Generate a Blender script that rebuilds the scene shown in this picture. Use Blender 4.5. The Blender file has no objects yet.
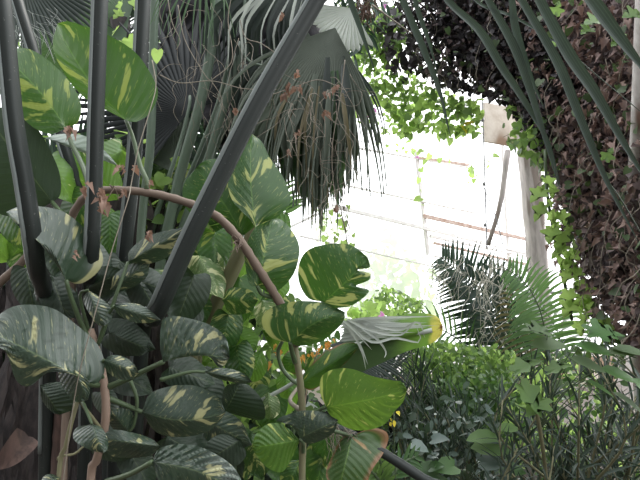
import bpy, math, random
import numpy as np
from mathutils import Vector, Matrix, noise

random.seed(7)
RNG = np.random.default_rng(11)
SC = bpy.context.scene
COL = SC.collection

# ------------------------------------------------------------------ camera
PITCH = math.radians(8)
FPX = 500.0
CAM = Vector((0, 0, 1.6))
FWD = Vector((0, math.cos(PITCH), math.sin(PITCH)))
UPV = Vector((0, -math.sin(PITCH), math.cos(PITCH)))
cd = bpy.data.cameras.new('camera')
cam = bpy.data.objects.new('camera', cd)
COL.objects.link(cam)
cam.location = CAM
cam.rotation_euler = (math.pi / 2 + PITCH, 0, 0)
cd.sensor_width = 36
cd.lens = FPX / 640 * 36
cd.clip_end = 200
SC.camera = cam

# ------------------------------------------------------------------ light
W = bpy.data.worlds.new('overcast_sky')
SC.world = W
W.use_nodes = True
nt = W.node_tree
nt.nodes.clear()
wo = nt.nodes.new('ShaderNodeOutputWorld')
bg = nt.nodes.new('ShaderNodeBackground')
tc = nt.nodes.new('ShaderNodeTexCoord')
dp = nt.nodes.new('ShaderNodeVectorMath'); dp.operation = 'DOT_PRODUCT'
dp.inputs[1].default_value = (0.38, 0.62, 0.69)      # the bright part of the overcast sky: ahead and high
mr = nt.nodes.new('ShaderNodeMapRange')
mr.inputs['From Min'].default_value = -0.5
mr.inputs['From Max'].default_value = 0.9
mr.inputs['To Min'].default_value = 0.37
mr.inputs['To Max'].default_value = 4.9
nt.links.new(tc.outputs['Generated'], dp.inputs[0])
nt.links.new(dp.outputs['Value'], mr.inputs['Value'])
nt.links.new(mr.outputs['Result'], bg.inputs['Strength'])
bg.inputs['Color'].default_value = (0.97, 0.98, 1.0, 1)
nt.links.new(bg.outputs[0], wo.inputs[0])

sd = bpy.data.lights.new('sun', 'SUN')
sd.energy = 1.5
sd.angle = math.radians(12)
sd.color = (1, 0.97, 0.9)
sun = bpy.data.objects.new('sun', sd)
COL.objects.link(sun)
sun.rotation_euler = Vector((-0.45, -0.55, -0.8)).to_track_quat('-Z', 'Y').to_euler()

SC.view_settings.view_transform = 'Standard'
SC.view_settings.look = 'None'
SC.view_settings.gamma = 1
SC.view_settings.use_curve_mapping = False
SC.view_settings.exposure = 0.0
SC.cycles.max_bounces = 8
SC.cycles.transparent_max_bounces = 12


# ------------------------------------------------------------------ helpers
def P(px, py, d):
    """the point that pixel px,py of the photograph shows at depth d metres"""
    return CAM + FWD * d + Vector((1, 0, 0)) * ((px - 320) / FPX * d) + UPV * ((240 - py) / FPX * d)


def PP(pts):
    return [P(*p) for p in pts]


def tag(o, label=None, cat=None, group=None, kind=None):
    if label: o['label'] = label
    if cat: o['category'] = cat
    if group: o['group'] = group
    if kind: o['kind'] = kind
    return o


def empty(name, loc, label, cat, group=None, kind=None):
    o = bpy.data.objects.new(name, None)
    COL.objects.link(o)
    o.location = loc
    o.empty_display_size = 0.1
    return tag(o, label, cat, group, kind)


def link(name, me, mat, parent=None, smooth=True):
    me.materials.append(mat)
    if smooth:
        me.polygons.foreach_set('use_smooth', [True] * len(me.polygons))
    me.update()
    o = bpy.data.objects.new(name, me)
    COL.objects.link(o)
    if parent is not None:
        o.parent = parent
        o.matrix_parent_inverse = Matrix.Translation(-gloc(parent))
    return o


def gloc(o):
    v = Vector(o.location)
    return v


class MB:
    def __init__(s):
        s.v, s.f, s.uv = [], [], []

    def row(s, pts, uvs=None):
        i = len(s.v)
        s.v += [tuple(p) for p in pts]
        s.uv += uvs if uvs else [(0, 0)] * len(pts)
        return list(range(i, i + len(pts)))

    def skin(s, rows, close=False):
        for a, b in zip(rows, rows[1:]):
            n = len(a)
            for i in range(n if close else n - 1):
                j = (i + 1) % n
                s.f.append((a[i], a[j], b[j], b[i]))

    def build(s, name, mat, parent=None, smooth=True):
        me = bpy.data.meshes.new(name)
        me.from_pydata(s.v, [], s.f)
        ul = me.uv_layers.new(name='UVMap')
        uv = np.array(s.uv, dtype=np.float32)
        li = np.empty(len(me.loops), dtype=np.int32)
        me.loops.foreach_get('vertex_index', li)
        ul.data.foreach_set('uv', uv[li].ravel())
        return link(name, me, mat, parent, smooth)


def catmull(pts, n):
    """n+1 points evenly spaced (by arc) along the smooth curve through pts"""
    pts = [Vector(p) for p in pts]
    if len(pts) == 2:
        return [pts[0].lerp(pts[1], i / n) for i in range(n + 1)]
    dense = []
    for i in range(len(pts) - 1):
        p0 = pts[i - 1] if i else pts[0] * 2 - pts[1]
        p1, p2 = pts[i], pts[i + 1]
        p3 = pts[i + 2] if i + 2 < len(pts) else pts[-1] * 2 - pts[-2]
        for k in range(10):
            t = k / 10
            dense.append(0.5 * ((2 * p1) + (p2 - p0) * t + (2 * p0 - 5 * p1 + 4 * p2 - p3) * t * t + (3 * p1 - p0 - 3 * p2 + p3) * t ** 3))
    dense.append(pts[-1])
    cum = [0]
    for a, b in zip(dense, dense[1:]):
        cum.append(cum[-1] + (b - a).length)
    out, j = [], 0
    for i in range(n + 1):
        t = cum[-1] * i / n
        while j < len(cum) - 2 and cum[j + 1] < t:
            j += 1
        seg = cum[j + 1] - cum[j]
        out.append(dense[j].lerp(dense[j + 1], 0 if seg == 0 else min(1, (t - cum[j]) / seg)))
    return out


def tube(mb, pts, r0, r1=None, n=14, seg=8, profile=None, ridge=0.0):
    """round (or channelled) stem through the world points"""
    r1 = r0 if r1 is None else r1
    c = catmull(pts, n)
    rows = []
    up = None
    for i, p in enumerate(c):
        t = (c[min(i + 1, n)] - c[max(i - 1, 0)]).normalized()
        if up is None:
            up = Vector((0, -1, 0.2))
        side = t.cross(up)
        if side.length < 1e-4:
            side = t.cross(Vector((1, 0, 0)))
        side.normalize()
        up2 = side.cross(t).normalized()
        r = r0 + (r1 - r0) * i / n
        r *= 1 + ridge * math.sin(i * 2.4)
        ring = []
        for k in range(seg):
            a = 2 * math.pi * k / seg
            m = profile[k % len(profile)] if profile else 1
            ring.append(p + side * (math.cos(a) * r * m) + up2 * (math.sin(a) * r * m))
        rows.append(mb.row(ring, [(i / n, k / seg) for k in range(seg)]))
    mb.skin(rows, True)
    mb.f.append(tuple(rows[0][::-1]))
    mb.f.append(tuple(rows[-1]))


def strap(mb, pts, w, fold=0.35, n=12, face=None, twist=0.0, prof=None):
    """V-folded strap leaf along world points; w = widest half width; prof(t) -> 0..1"""
    c = catmull(pts, n)
    rows = []
    for i, p in enumerate(c):
        t = (c[min(i + 1, n)] - c[max(i - 1, 0)]).normalized()
        nrm = Vector(face) if face is not None else (CAM - p).normalized()
        side = t.cross(nrm)
        if side.length < 1e-3:
            side = t.cross(Vector((0, 0, 1)))
        side.normalize()
        nn = side.cross(t).normalized()
        a = twist * i / n
        s2 = side * math.cos(a) + nn * math.sin(a)
        n2 = nn * math.cos(a) - side * math.sin(a)
        u = i / n
        ww = w * (prof(u) if prof else (min(1, u * 8 + 0.35) * (1 - u ** 3) + 0.02))
        rows.append(mb.row([p - s2 * ww + n2 * ww * fold, p, p + s2 * ww + n2 * ww * fold], [(u, -1), (u, 0), (u, 1)]))
    mb.skin(rows)


def inpoly(x, y, poly):
    c = False
    j = len(poly) - 1
    for i in range(len(poly)):
        xi, yi = poly[i]
        xj, yj = poly[j]
        if (yi > y) != (yj > y) and x < (xj - xi) * (y - yi) / (yj - yi) + xi:
            c = not c
        j = i
    return c


def sample_poly(poly, n):
    xs = [p[0] for p in poly]
    ys = [p[1] for p in poly]
    out = []
    while len(out) < n:
        x, y = random.uniform(min(xs), max(xs)), random.uniform(min(ys), max(ys))
        if inpoly(x, y, poly):
            out.append((x, y))
    return out


# leaf templates: x across, y along, z out of the blade
def tmpl(side, mid, fold=0.18, curl=0.15):
    """side: [(x,y)] outline of the right half from base to tip"""
    v = [(0, y, -curl * y * y) for y in mid]
    nm = len(v)
    v += [(x, y, fold * abs(x) - curl * y * y) for x, y in side]
    v += [(-x, y, fold * abs(x) - curl * y * y) for x, y in side]
    ns = len(side)
    f = []
    for q in (0, 1):
        o = nm + q * ns
        for i in range(ns - 1):
            a = min(nm - 1, round((i) * (nm - 1) / (ns - 1)))
            b = min(nm - 1, round((i + 1) * (nm - 1) / (ns - 1)))
            face = [a, o + i, o + i + 1] + ([b] if b != a else [])
            if q: face = face[::-1]
            f.append(tuple(face))
    uv = [(y, 0) for y in mid] + [(y, x * 2) for x, y in side] + [(y, -x * 2) for x, y in side]
    return np.array(v, float), f, np.array(uv, float)


T_HEART = tmpl([(0.0, 0.02), (0.25, -0.12), (0.45, 0.05), (0.45, 0.4), (0.22, 0.78), (0.0, 1.0)], [0.0, 0.3, 0.65, 1.0])
T_OVAL = tmpl([(0.0, 0.0), (0.22, 0.2), (0.27, 0.5), (0.16, 0.8), (0.0, 1.0)], [0.0, 0.35, 0.7, 1.0])
T_LANCE = tmpl([(0.0, 0.0), (0.09, 0.2), (0.1, 0.55), (0.05, 0.85), (0.0, 1.0)], [0.0, 0.35, 0.7, 1.0], 0.5, 0.25)
T_IVY = tmpl([(0.0, 0.05), (0.16, -0.12), (0.36, -0.05), (0.3, 0.14), (0.55, 0.3), (0.5, 0.42), (0.27, 0.45), (0.2, 0.75), (0.0, 1.0)],
             [0.0, 0.3, 0.6, 1.0], 0.25, 0.1)
T_MAPLE = tmpl([(0.0, 0.05), (0.3, -0.18), (0.4, -0.08), (0.26, 0.12), (0.62, 0.2), (0.66, 0.36), (0.52, 0.4), (0.3, 0.38), (0.42, 0.66), (0.32, 0.72), (0.16, 0.56), (0.12, 0.86), (0.0, 1.05)],
               [0.0, 0.35, 0.7, 1.0], 0.15, 0.2)
T_DRY = tmpl([(0.0, 0.0), (0.3, 0.1), (0.2, 0.3), (0.42, 0.5), (0.2, 0.75), (0.0, 1.0)], [0.0, 0.35, 0.7, 1.0], 1.1, 0.9)


def scatter(name, T, pos, dirs, norms, sizes, mat, parent=None):
    """one mesh of many small leaves"""
    tv, tf, tuv = T
    pos = np.asarray([tuple(p) for p in pos], float)
    d = np.asarray([tuple(p) for p in dirs], float)
    nn = np.asarray([tuple(p) for p in norms], float)
    s = np.asarray(sizes, float)
    d /= np.linalg.norm(d, axis=1, keepdims=True) + 1e-9
    x = np.cross(d, nn)
    x /= np.linalg.norm(x, axis=1, keepdims=True) + 1e-9
    z = np.cross(x, d)
    M, K = len(pos), len(tv)
    V = pos[:, None, :] + s[:, None, None] * (tv[None, :, 0:1] * x[:, None, :] + tv[None, :, 1:2] * d[:, None, :] + tv[None, :, 2:3] * z[:, None, :])
    V = V.reshape(-1, 3)
    lv, ls, lt = [], [], []
    base_loops = [i for f in tf for i in f]
    tot = [len(f) for f in tf]
    loops = (np.array(base_loops)[None, :] + (np.arange(M) * K)[:, None]).ravel()
    totals = np.tile(tot, M)
    starts = np.concatenate([[0], np.cumsum(totals)[:-1]])
    me = bpy.data.meshes.new(name)
    me.vertices.add(len(V))
    me.vertices.foreach_set('co', V.ravel())
    me.loops.add(len(loops))
    me.loops.foreach_set('vertex_index', loops.astype(np.int32))
    me.polygons.add(len(totals))
    me.polygons.foreach_set('loop_start', starts.astype(np.int32))
    me.polygons.foreach_set('loop_total', totals.astype(np.int32))
    me.update(calc_edges=True)
    ul = me.uv_layers.new(name='UVMap')
    ul.data.foreach_set('uv', tuv[np.tile(np.array(base_loops), M)].ravel().astype(np.float32))
    at = me.attributes.new('tint', 'FLOAT', 'POINT')
    at.data.foreach_set('value', np.repeat(RNG.random(M), K).astype(np.float32))
    me.validate()
    return link(name, me, mat, parent)


def rv(s=1.0):
    return Vector((random.uniform(-s, s), random.uniform(-s, s), random.uniform(-s, s)))


def spray(name, T, poly, n, depth, size, mat, parent=None, down=0.6, out=(0, -0.5, 0.6), jit=0.9, dj=0.25, clump=None):
    """n leaves filling the part of the place seen through a polygon, at depth(x, y) +- dj, hanging by 'down'"""
    pts = sample_poly(poly, n) if clump is None else clump
    pos, dr, nm, sz = [], [], [], []
    for x, y in pts:
        d = (depth(x, y) if callable(depth) else depth) + random.uniform(-dj, dj)
        pos.append(P(x, y, d))
        dr.append(Vector((0, 0, -down)) + rv(jit))
        nm.append(Vector(out) + rv(jit * 0.7))
        sz.append(size * random.uniform(0.6, 1.3))
    return scatter(name, T, pos, dr, nm, sz, mat, parent)


def lump(name, poly, depth, thick, mat, parent=None, cell=10, bump=0.12, scale=2.5):
    """closed, knobbly solid filling a region: front at depth(x, y), real thickness behind"""
    xs = [p[0] for p in poly]; ys = [p[1] for p in poly]
    x0, y0 = min(xs), min(ys)
    nx, ny = int((max(xs) - x0) / cell) + 1, int((max(ys) - y0) / cell) + 1
    mb = MB()
    idx = {}

    def vert(i, j, back):
        k = (i, j, back)
        if k not in idx:
            x, y = x0 + i * cell, y0 + j * cell
            x += noise.noise(Vector((i * .7, j * .7, 3))) * cell * .6
            y += noise.noise(Vector((i * .7, j * .7, 9))) * cell * .6
            d = depth(x, y) if callable(depth) else depth
            p = P(x, y, d)
            d += noise.fractal(p * scale, 0.6, 2.0, 4) * bump
            p = P(x, y, d)
            if back: p = P(x, y, d + thick)
            idx[k] = mb.row([p], [(x / 100, y / 100)])[0]
        return idx[k]
    inside = set((i, j) for i in range(nx) for j in range(ny) if inpoly(x0 + (i + .5) * cell, y0 + (j + .5) * cell, poly))
    for i, j in inside:
        mb.f.append((vert(i, j, 0), vert(i, j + 1, 0), vert(i + 1, j + 1, 0), vert(i + 1, j, 0)))
        mb.f.append((vert(i, j, 1), vert(i + 1, j, 1), vert(i + 1, j + 1, 1), vert(i, j + 1, 1)))
        for di, dj_, a, b in ((-1, 0, (i, j), (i, j + 1)), (1, 0, (i + 1, j + 1), (i + 1, j)), (0, -1, (i + 1, j), (i, j)), (0, 1, (i, j + 1), (i + 1, j + 1))):
            if (i + di, j + dj_) not in inside:
                mb.f.append((vert(*a, 0), vert(*a, 1), vert(*b, 1), vert(*b, 0)))
    return mb.build(name, mat, parent)


# ------------------------------------------------------------------ materials
MATS = {}


class NT:
    def __init__(s, name):
        s.m = bpy.data.materials.new(name)
        s.m.use_nodes = True
        s.t = s.m.node_tree
        s.t.nodes.clear()
        s.out = s.t.nodes.new('ShaderNodeOutputMaterial')

    def n(s, kind, **kw):
        nd = s.t.nodes.new('ShaderNode' + kind)
        for k, v in kw.items():
            if k in nd.inputs.keys():
                i = nd.inputs[k]
                if hasattr(v, 'links') or isinstance(v, bpy.types.NodeSocket):
                    s.t.links.new(v, i)
                else:
                    i.default_value = v
            else:
                setattr(nd, k, v)
        return nd

    def math(s, op, a, b=0.0, c=None):
        nd = s.t.nodes.new('ShaderNodeMath')
        nd.operation = op
        for i, v in enumerate((a, b) if c is None else (a, b, c)):
            if isinstance(v, bpy.types.NodeSocket): s.t.links.new(v, nd.inputs[i])
            else: nd.inputs[i].default_value = v
        return nd.outputs[0]

    def mix(s, fac, a, b):
        nd = s.t.nodes.new('ShaderNodeMix')
        nd.data_type = 'RGBA'
        for k, v in ((0, fac), (6, a), (7, b)):
            if isinstance(v, bpy.types.NodeSocket): s.t.links.new(v, nd.inputs[k])
            else: nd.inputs[k].default_value = v if k == 0 else (*v[:3], 1)
        return nd.outputs[2]

    def ramp(s, v, a, b):
        nd = s.t.nodes.new('ShaderNodeMapRange')
        nd.interpolation_type = 'SMOOTHSTEP'
        s.t.links.new(v, nd.inputs[0])
        nd.inputs[1].default_value = a
        nd.inputs[2].default_value = b
        return nd.outputs[0]


def big_leaf_mat(name, c1, c2, var=(0.62, 0.6, 0.3), thr=0.62, trans=(0.25, 0.42, 0.05), tmix=0.35, rough=0.35, veins=9.0, brown=None, spec=0.5):
    t = NT(name)
    uv = t.n('UVMap').outputs[0]
    sep = t.n('SeparateXYZ', Vector=uv)
    u, v = sep.outputs[0], sep.outputs[1]
    av = t.math('ABSOLUTE', v)
    w = t.math('SUBTRACT', u, t.math('MULTIPLY', av, 0.30))
    rnd = t.n('ObjectInfo').outputs['Random']
    rz = t.math('MULTIPLY', rnd, 60.0)
    vec = t.n('CombineXYZ', X=t.math('MULTIPLY', w, 4.2), Y=t.math('MULTIPLY', v, 0.75), Z=rz).outputs[0]
    nz = t.n('TexNoise', Vector=vec, Scale=1.35, Detail=3.0, Roughness=0.5, Distortion=0.35)
    streak = t.ramp(nz.outputs[0], thr + 0.035, thr + 0.085)
    nz2 = t.n('TexNoise', Vector=t.n('CombineXYZ', X=t.math('MULTIPLY', w, 26.0), Y=t.math('MULTIPLY', v, 2.5), Z=rz).outputs[0], Scale=2.0, Detail=2.0)
    fleck = t.ramp(nz2.outputs[0], thr + 0.08, thr + 0.13)
    fac = t.math('MAXIMUM', streak, t.math('MULTIPLY', fleck, 0.4))
    base = t.mix(nz2.outputs[0], c1, c2)
    # lateral veins
    fr = t.math('FRACT', t.math('MULTIPLY', w, veins))
    line = t.math('ABSOLUTE', t.math('SUBTRACT', fr, 0.5))
    vein = t.ramp(line, 0.47, 0.5)
    base = t.mix(t.math('MULTIPLY', vein, 0.35), base, [x * 1.9 for x in c2])
    mid = t.math('SUBTRACT', 1.0, t.ramp(av, 0.012, 0.035))
    col = t.mix(fac, base, var)
    col = t.mix(t.math('MULTIPLY', mid, 0.6), col, (c2[0] * 2.2 + .04, c2[1] * 2.0 + .04, c2[2] * 1.7 + .01))
    tcol = t.mix(fac, trans, [min(1, x * 1.15) for x in var])
    if brown:
        edge = t.math('ADD', av, t.math('MULTIPLY', nz.outputs[0], 0.5))
        be = t.ramp(edge, 1.12 if brown == 1 else 1.02, 1.26 if brown == 1 else 1.25)
        bc = t.mix(nz2.outputs[0], (0.08, 0.05, 0.03), (0.4, 0.2, 0.09))
        col = t.mix(be, col, bc)
        tcol = t.mix(be, tcol, bc)
    bh = t.math('ADD', t.math('MULTIPLY', line, 1.0), t.math('MULTIPLY', nz2.outputs[0], 0.3))
    bump = t.n('Bump', Strength=0.35, Distance=0.01, Height=bh)
    pb = t.n('BsdfPrincipled', **{'Base Color': col, 'Roughness': rough, 'Normal': bump.outputs[0]})
    pb.inputs['Specular IOR Level'].default_value = spec
    tr = t.n('BsdfTranslucent', Color=tcol, Normal=bump.outputs[0])
    mx = t.n('MixShader', Fac=tmix)
    t.t.links.new(pb.outputs[0], mx.inputs[1])
    t.t.links.new(tr.outputs[0], mx.inputs[2])
    t.t.links.new(mx.outputs[0], t.out.inputs[0])
    return t.m


def leaf_mat(name, c1, c2, trans=None, tmix=0.3, rough=0.5, stripe=0, spec=0.4):
    """small leaves and palm blades: colour varies leaf by leaf"""
    t = NT(name)
    a = t.n('Attribute', attribute_name='tint').outputs['Fac']
    rnd = t.n('ObjectInfo').outputs['Random']
    geo = t.n('TexCoord')
    nz = t.n('TexNoise', Vector=geo.outputs['Object'], Scale=9.0, Detail=3.0)
    f = t.math('ADD', t.math('MULTIPLY', a, 0.75), t.math('SUBTRACT', t.math('MULTIPLY', nz.outputs[0], 0.9), 0.3))
    f = t.math('ADD', f, t.math('MULTIPLY', rnd, 0.15))
    f = t.math('MINIMUM', t.math('MAXIMUM', f, 0.0), 1.0)
    col = t.mix(f, c1, c2)
    if stripe:
        sep = t.n('SeparateXYZ', Vector=t.n('UVMap').outputs[0])
        s = t.math('SINE', t.math('MULTIPLY', sep.outputs[1], stripe))
        col = t.mix(t.math('MULTIPLY', t.ramp(s, 0.2, 1.0), 0.3), col, [min(1, x * 1.8) for x in c2])
    pb = t.n('BsdfPrincipled', **{'Base Color': col, 'Roughness': rough})
    pb.inputs['Specular IOR Level'].default_value = spec
    if trans:
        tr = t.n('BsdfTranslucent', Color=t.mix(f, [x * .7 for x in trans], trans))
        mx = t.n('MixShader', Fac=tmix)
        t.t.links.new(pb.outputs[0], mx.inputs[1])
        t.t.links.new(tr.outputs[0], mx.inputs[2])
        t.t.links.new(mx.outputs[0], t.out.inputs[0])
    else:
        t.t.links.new(pb.outputs[0], t.out.inputs[0])
    return t.m


def rough_mat(name, c1, c2, scale=12.0, rough=0.8, bump=0.4, stretch=(1, 1, 1), c3=None):
    t = NT(name)
    mp = t.n('Mapping', Vector=t.n('TexCoord').outputs['Object'])
    mp.inputs['Scale'].default_value = stretch
    nz = t.n('TexNoise', Vector=mp.outputs[0], Scale=scale, Detail=5.0, Roughness=0.65)
    f = t.ramp(nz.outputs[0], 0.35, 0.65)
    col = t.mix(f, c1, c2)
    if c3:
        n2 = t.n('TexNoise', Vector=mp.outputs[0], Scale=scale * 0.35, Detail=2.0)
        col = t.mix(t.ramp(n2.outputs[0], 0.55, 0.62), col, c3)
    bp = t.n('Bump', Strength=bump, Distance=0.02, Height=nz.outputs[0])
    pb = t.n('BsdfPrincipled', **{'Base Color': col, 'Roughness': rough, 'Normal': bp.outputs[0]})
    t.t.links.new(pb.outputs[0], t.out.inputs[0])
    return t.m


def stalk_mat(name, c, c2, rough=0.4):
    t = NT(name)
    mp = t.n('Mapping', Vector=t.n('UVMap').outputs[0])
    mp.inputs['Scale'].default_value = (3, 30, 1)
    nz = t.n('TexNoise', Vector=mp.outputs[0], Scale=2.0, Detail=4.0)
    n2 = t.n('TexNoise', Vector=t.n('TexCoord').outputs['Object'], Scale=90.0, Detail=1.0)
    col = t.mix(nz.outputs[0], c, c2)
    col = t.mix(t.math('MULTIPLY', t.ramp(n2.outputs[0], 0.72, 0.76), 0.35), col, (0.2, 0.2, 0.19))
    pb = t.n('BsdfPrincipled', **{'Base Color': col, 'Roughness': rough})
    pb.inputs['Specular IOR Level'].default_value = 0.3
    t.t.links.new(pb.outputs[0], t.out.inputs[0])
    return t.m


M = MATS
M['pothos_hi'] = big_leaf_mat('pothos_backlit', (0.035, 0.09, 0.02), (0.05, 0.13, 0.03), var=(0.26, 0.33, 0.07), thr=0.56, trans=(0.07, 0.17, 0.015), tmix=0.4)
M['pothos_mid'] = big_leaf_mat('pothos_streaked', (0.03, 0.08, 0.025), (0.045, 0.11, 0.03), var=(0.36, 0.4, 0.13), thr=0.54, trans=(0.06, 0.15, 0.02), tmix=0.38)
M['pothos_glossy'] = big_leaf_mat('pothos_blue_green', (0.028, 0.05, 0.034), (0.045, 0.075, 0.05), var=(0.36, 0.36, 0.18), thr=0.55, trans=(0.05, 0.10, 0.03), tmix=0.15, rough=0.3, spec=0.75)
M['pothos_sun'] = big_leaf_mat('pothos_sunny', (0.06, 0.14, 0.03), (0.08, 0.18, 0.035), var=(0.5, 0.58, 0.15), thr=0.585, trans=(0.2, 0.36, 0.04), tmix=0.42)
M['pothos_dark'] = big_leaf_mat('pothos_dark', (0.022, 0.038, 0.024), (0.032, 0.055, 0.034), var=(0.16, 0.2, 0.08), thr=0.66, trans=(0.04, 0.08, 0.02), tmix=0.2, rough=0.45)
M['pothos_lime'] = big_leaf_mat('pothos_lime', (0.07, 0.17, 0.03), (0.1, 0.22, 0.04), var=(0.5, 0.55, 0.25), thr=0.6, trans=(0.25, 0.45, 0.06), tmix=0.5)
M['pothos_cream'] = big_leaf_mat('pothos_cream', (0.09, 0.16, 0.06), (0.14, 0.22, 0.09), var=(0.6, 0.62, 0.35), thr=0.5, trans=(0.25, 0.38, 0.1), tmix=0.4)
M['pothos_brown'] = big_leaf_mat('pothos_brown_edge', (0.035, 0.09, 0.02), (0.05, 0.13, 0.03), var=(0.5, 0.5, 0.1), thr=0.62, trans=(0.14, 0.3, 0.03), tmix=0.4, brown=1)
t = NT('ageing_leaf')
sp_ = t.n('SeparateXYZ', Vector=t.n('UVMap').outputs[0])
nz_ = t.n('TexNoise', Vector=t.n('TexCoord').outputs['Object'], Scale=14.0, Detail=4.0)
uu = t.math('ADD', sp_.outputs[0], t.math('MULTIPLY', t.math('SUBTRACT', nz_.outputs[0], .5), .3))
c_ = t.mix(t.ramp(uu, .45, .8), (.045, .08, .03), (.16, .3, .05))
c_ = t.mix(t.ramp(uu, .86, .95), c_, (.65, .6, .12))
c_ = t.mix(t.ramp(uu, .985, 1.02), c_, (.2, .07, .03))
pb_ = t.n('BsdfPrincipled', **{'Base Color': c_, 'Roughness': .4})
tr_ = t.n('BsdfTranslucent', Color=c_)
mx_ = t.n('MixShader', Fac=.5)
t.t.links.new(pb_.outputs[0], mx_.inputs[1]); t.t.links.new(tr_.outputs[0], mx_.inputs[2]); t.t.links.new(mx_.outputs[0], t.out.inputs[0])
M['old_leaf'] = t.m
M['pale'] = big_leaf_mat('pale_leaf', (0.3, 0.36, 0.33), (0.4, 0.46, 0.42), var=(0.5, 0.52, 0.45), thr=.7, trans=(.3, .4, .25), tmix=.3, rough=.3)
M['pothos_dying'] = big_leaf_mat('pothos_dying', (0.03, 0.07, 0.018), (0.05, 0.11, 0.025), var=(0.3, 0.2, 0.08), thr=0.62, trans=(0.1, 0.16, 0.03), tmix=0.3, brown=2)
M['petiole'] = stalk_mat('petiole_green', (0.05, 0.08, 0.04), (0.085, 0.12, 0.06))
M['vine_brown'] = stalk_mat('vine_brown', (0.12, 0.09, 0.07), (0.2, 0.15, 0.115), 0.6)
M['vine_tan'] = stalk_mat('vine_tan', (0.2, 0.14, 0.105), (0.29, 0.21, 0.16), 0.6)
M['bleached'] = stalk_mat('bleached_stem', (0.42, 0.4, 0.34), (0.6, 0.57, 0.5), 0.7)
M['stem_olive'] = stalk_mat('stem_olive', (0.13, 0.13, 0.07), (0.2, 0.19, 0.11), 0.6)
M['thread'] = stalk_mat('dry_tendril', (0.19, 0.165, 0.13), (0.28, 0.25, 0.2), 0.7)
M['stalk_dark'] = stalk_mat('palm_stalk_dark', (0.015, 0.019, 0.0175), (0.029, 0.036, 0.033), 0.5)
M['stalk_green'] = stalk_mat('palm_stalk_green', (0.10, 0.14, 0.105), (0.16, 0.21, 0.16), 0.4)
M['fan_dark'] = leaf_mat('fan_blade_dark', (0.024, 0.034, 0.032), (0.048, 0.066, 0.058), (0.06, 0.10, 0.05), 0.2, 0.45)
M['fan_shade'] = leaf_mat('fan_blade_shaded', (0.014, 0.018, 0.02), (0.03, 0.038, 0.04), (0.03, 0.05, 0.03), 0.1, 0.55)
M['fan_green'] = leaf_mat('fan_blade_green', (0.06, 0.12, 0.06), (0.10, 0.18, 0.09), (0.15, 0.28, 0.08), 0.35, 0.5)
M['fan_grey'] = leaf_mat('fan_blade_grey', (0.09, 0.115, 0.09), (0.17, 0.2, 0.155), (0.12, 0.17, 0.08), 0.2, 0.5)
M['fan_dry'] = leaf_mat('fan_blade_dry', (0.14, 0.13, 0.08), (0.26, 0.22, 0.13), (0.3, 0.25, 0.1), 0.3, 0.6)
M['fan_silver_lit'] = leaf_mat('fan_blade_silver_lit', (0.4, 0.44, 0.41), (0.62, 0.66, 0.6), (0.5, 0.56, 0.42), 0.25, 0.45)  # silvery blade colour, lightened for the light from above
M['strap'] = leaf_mat('strap_leaf', (0.05, 0.068, 0.062), (0.09, 0.118, 0.105), (0.06, 0.10, 0.05), 0.15, 0.34, stripe=17)
M['creeper_dry'] = leaf_mat('dry_creeper_leaf', (0.08, 0.062, 0.064), (0.24, 0.18, 0.175), (0.18, 0.12, 0.11), 0.15, 0.6)
M['creeper_pink'] = leaf_mat('pinkish_dry_leaf', (0.24, 0.17, 0.16), (0.42, 0.3, 0.26), (0.3, 0.18, 0.14), 0.2, 0.7)
M['creeper_dark'] = leaf_mat('dark_creeper_leaf', (0.025, 0.025, 0.03), (0.06, 0.05, 0.055), (0.05, 0.05, 0.03), 0.15, 0.5)
M['ivy_lime'] = leaf_mat('lime_leaf', (0.15, 0.27, 0.06), (0.27, 0.4, 0.1), (0.5, 0.72, 0.2), 0.6, 0.5)
M['ivy_green'] = leaf_mat('green_leaf', (0.07, 0.14, 0.045), (0.13, 0.22, 0.075), (0.26, 0.42, 0.1), 0.45, 0.45)
M['ivy_dull'] = leaf_mat('dull_leaf', (0.06, 0.1, 0.05), (0.11, 0.16, 0.08), (0.12, 0.2, 0.05), 0.3, 0.5)
M['bush_green'] = leaf_mat('bush_leaf', (0.035, 0.085, 0.03), (0.08, 0.17, 0.05), (0.12, 0.24, 0.05), 0.3, 0.4)
M['bush_dark'] = leaf_mat('dark_bush_leaf', (0.018, 0.035, 0.022), (0.045, 0.075, 0.045), (0.04, 0.08, 0.03), 0.2, 0.38)
M['narrow_dark'] = leaf_mat('narrow_dark_leaf', (0.03, 0.048, 0.037), (0.085, 0.12, 0.09), (0.05, 0.09, 0.04), 0.2, 0.4)
M['glint_leaf'] = leaf_mat('glinting_leaf', (0.06, 0.09, 0.08), (0.13, 0.18, 0.16), (0.12, 0.18, 0.1), 0.2, 0.4)  # silvery tone stands in for bright highlights on leaves
M['frond_green'] = leaf_mat('frond_leaflet', (0.05, 0.12, 0.045), (0.11, 0.22, 0.08), (0.18, 0.34, 0.08), 0.35, 0.45)
M['frond_dark'] = leaf_mat('frond_leaflet_dark', (0.02, 0.045, 0.035), (0.04, 0.08, 0.055), (0.05, 0.1, 0.04), 0.2, 0.45)
M['soil'] = rough_mat('leaf_litter_soil', (0.025, 0.018, 0.014), (0.07, 0.05, 0.035), 14)
M['bank'] = rough_mat('fibrous_bark', (0.014, 0.011, 0.011), (0.042, 0.032, 0.03), 22, stretch=(1, 1, 0.35))
M['red_bark'] = rough_mat('reddish_bark', (0.045, 0.028, 0.023), (0.1, 0.06, 0.048), 18, stretch=(1, 1, 0.2))
M['creeper_bulk'] = rough_mat('creeper_gap_shade', (0.03, 0.024, 0.026), (0.11, 0.08, 0.08), 25)
M['shade_fill'] = rough_mat('dark_shade_fill', (0.012, 0.011, 0.014), (0.03, 0.028, 0.034), 20, stretch=(1, 1, 0.25))  # near-black fill put where deep shade shows between the leaves
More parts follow.
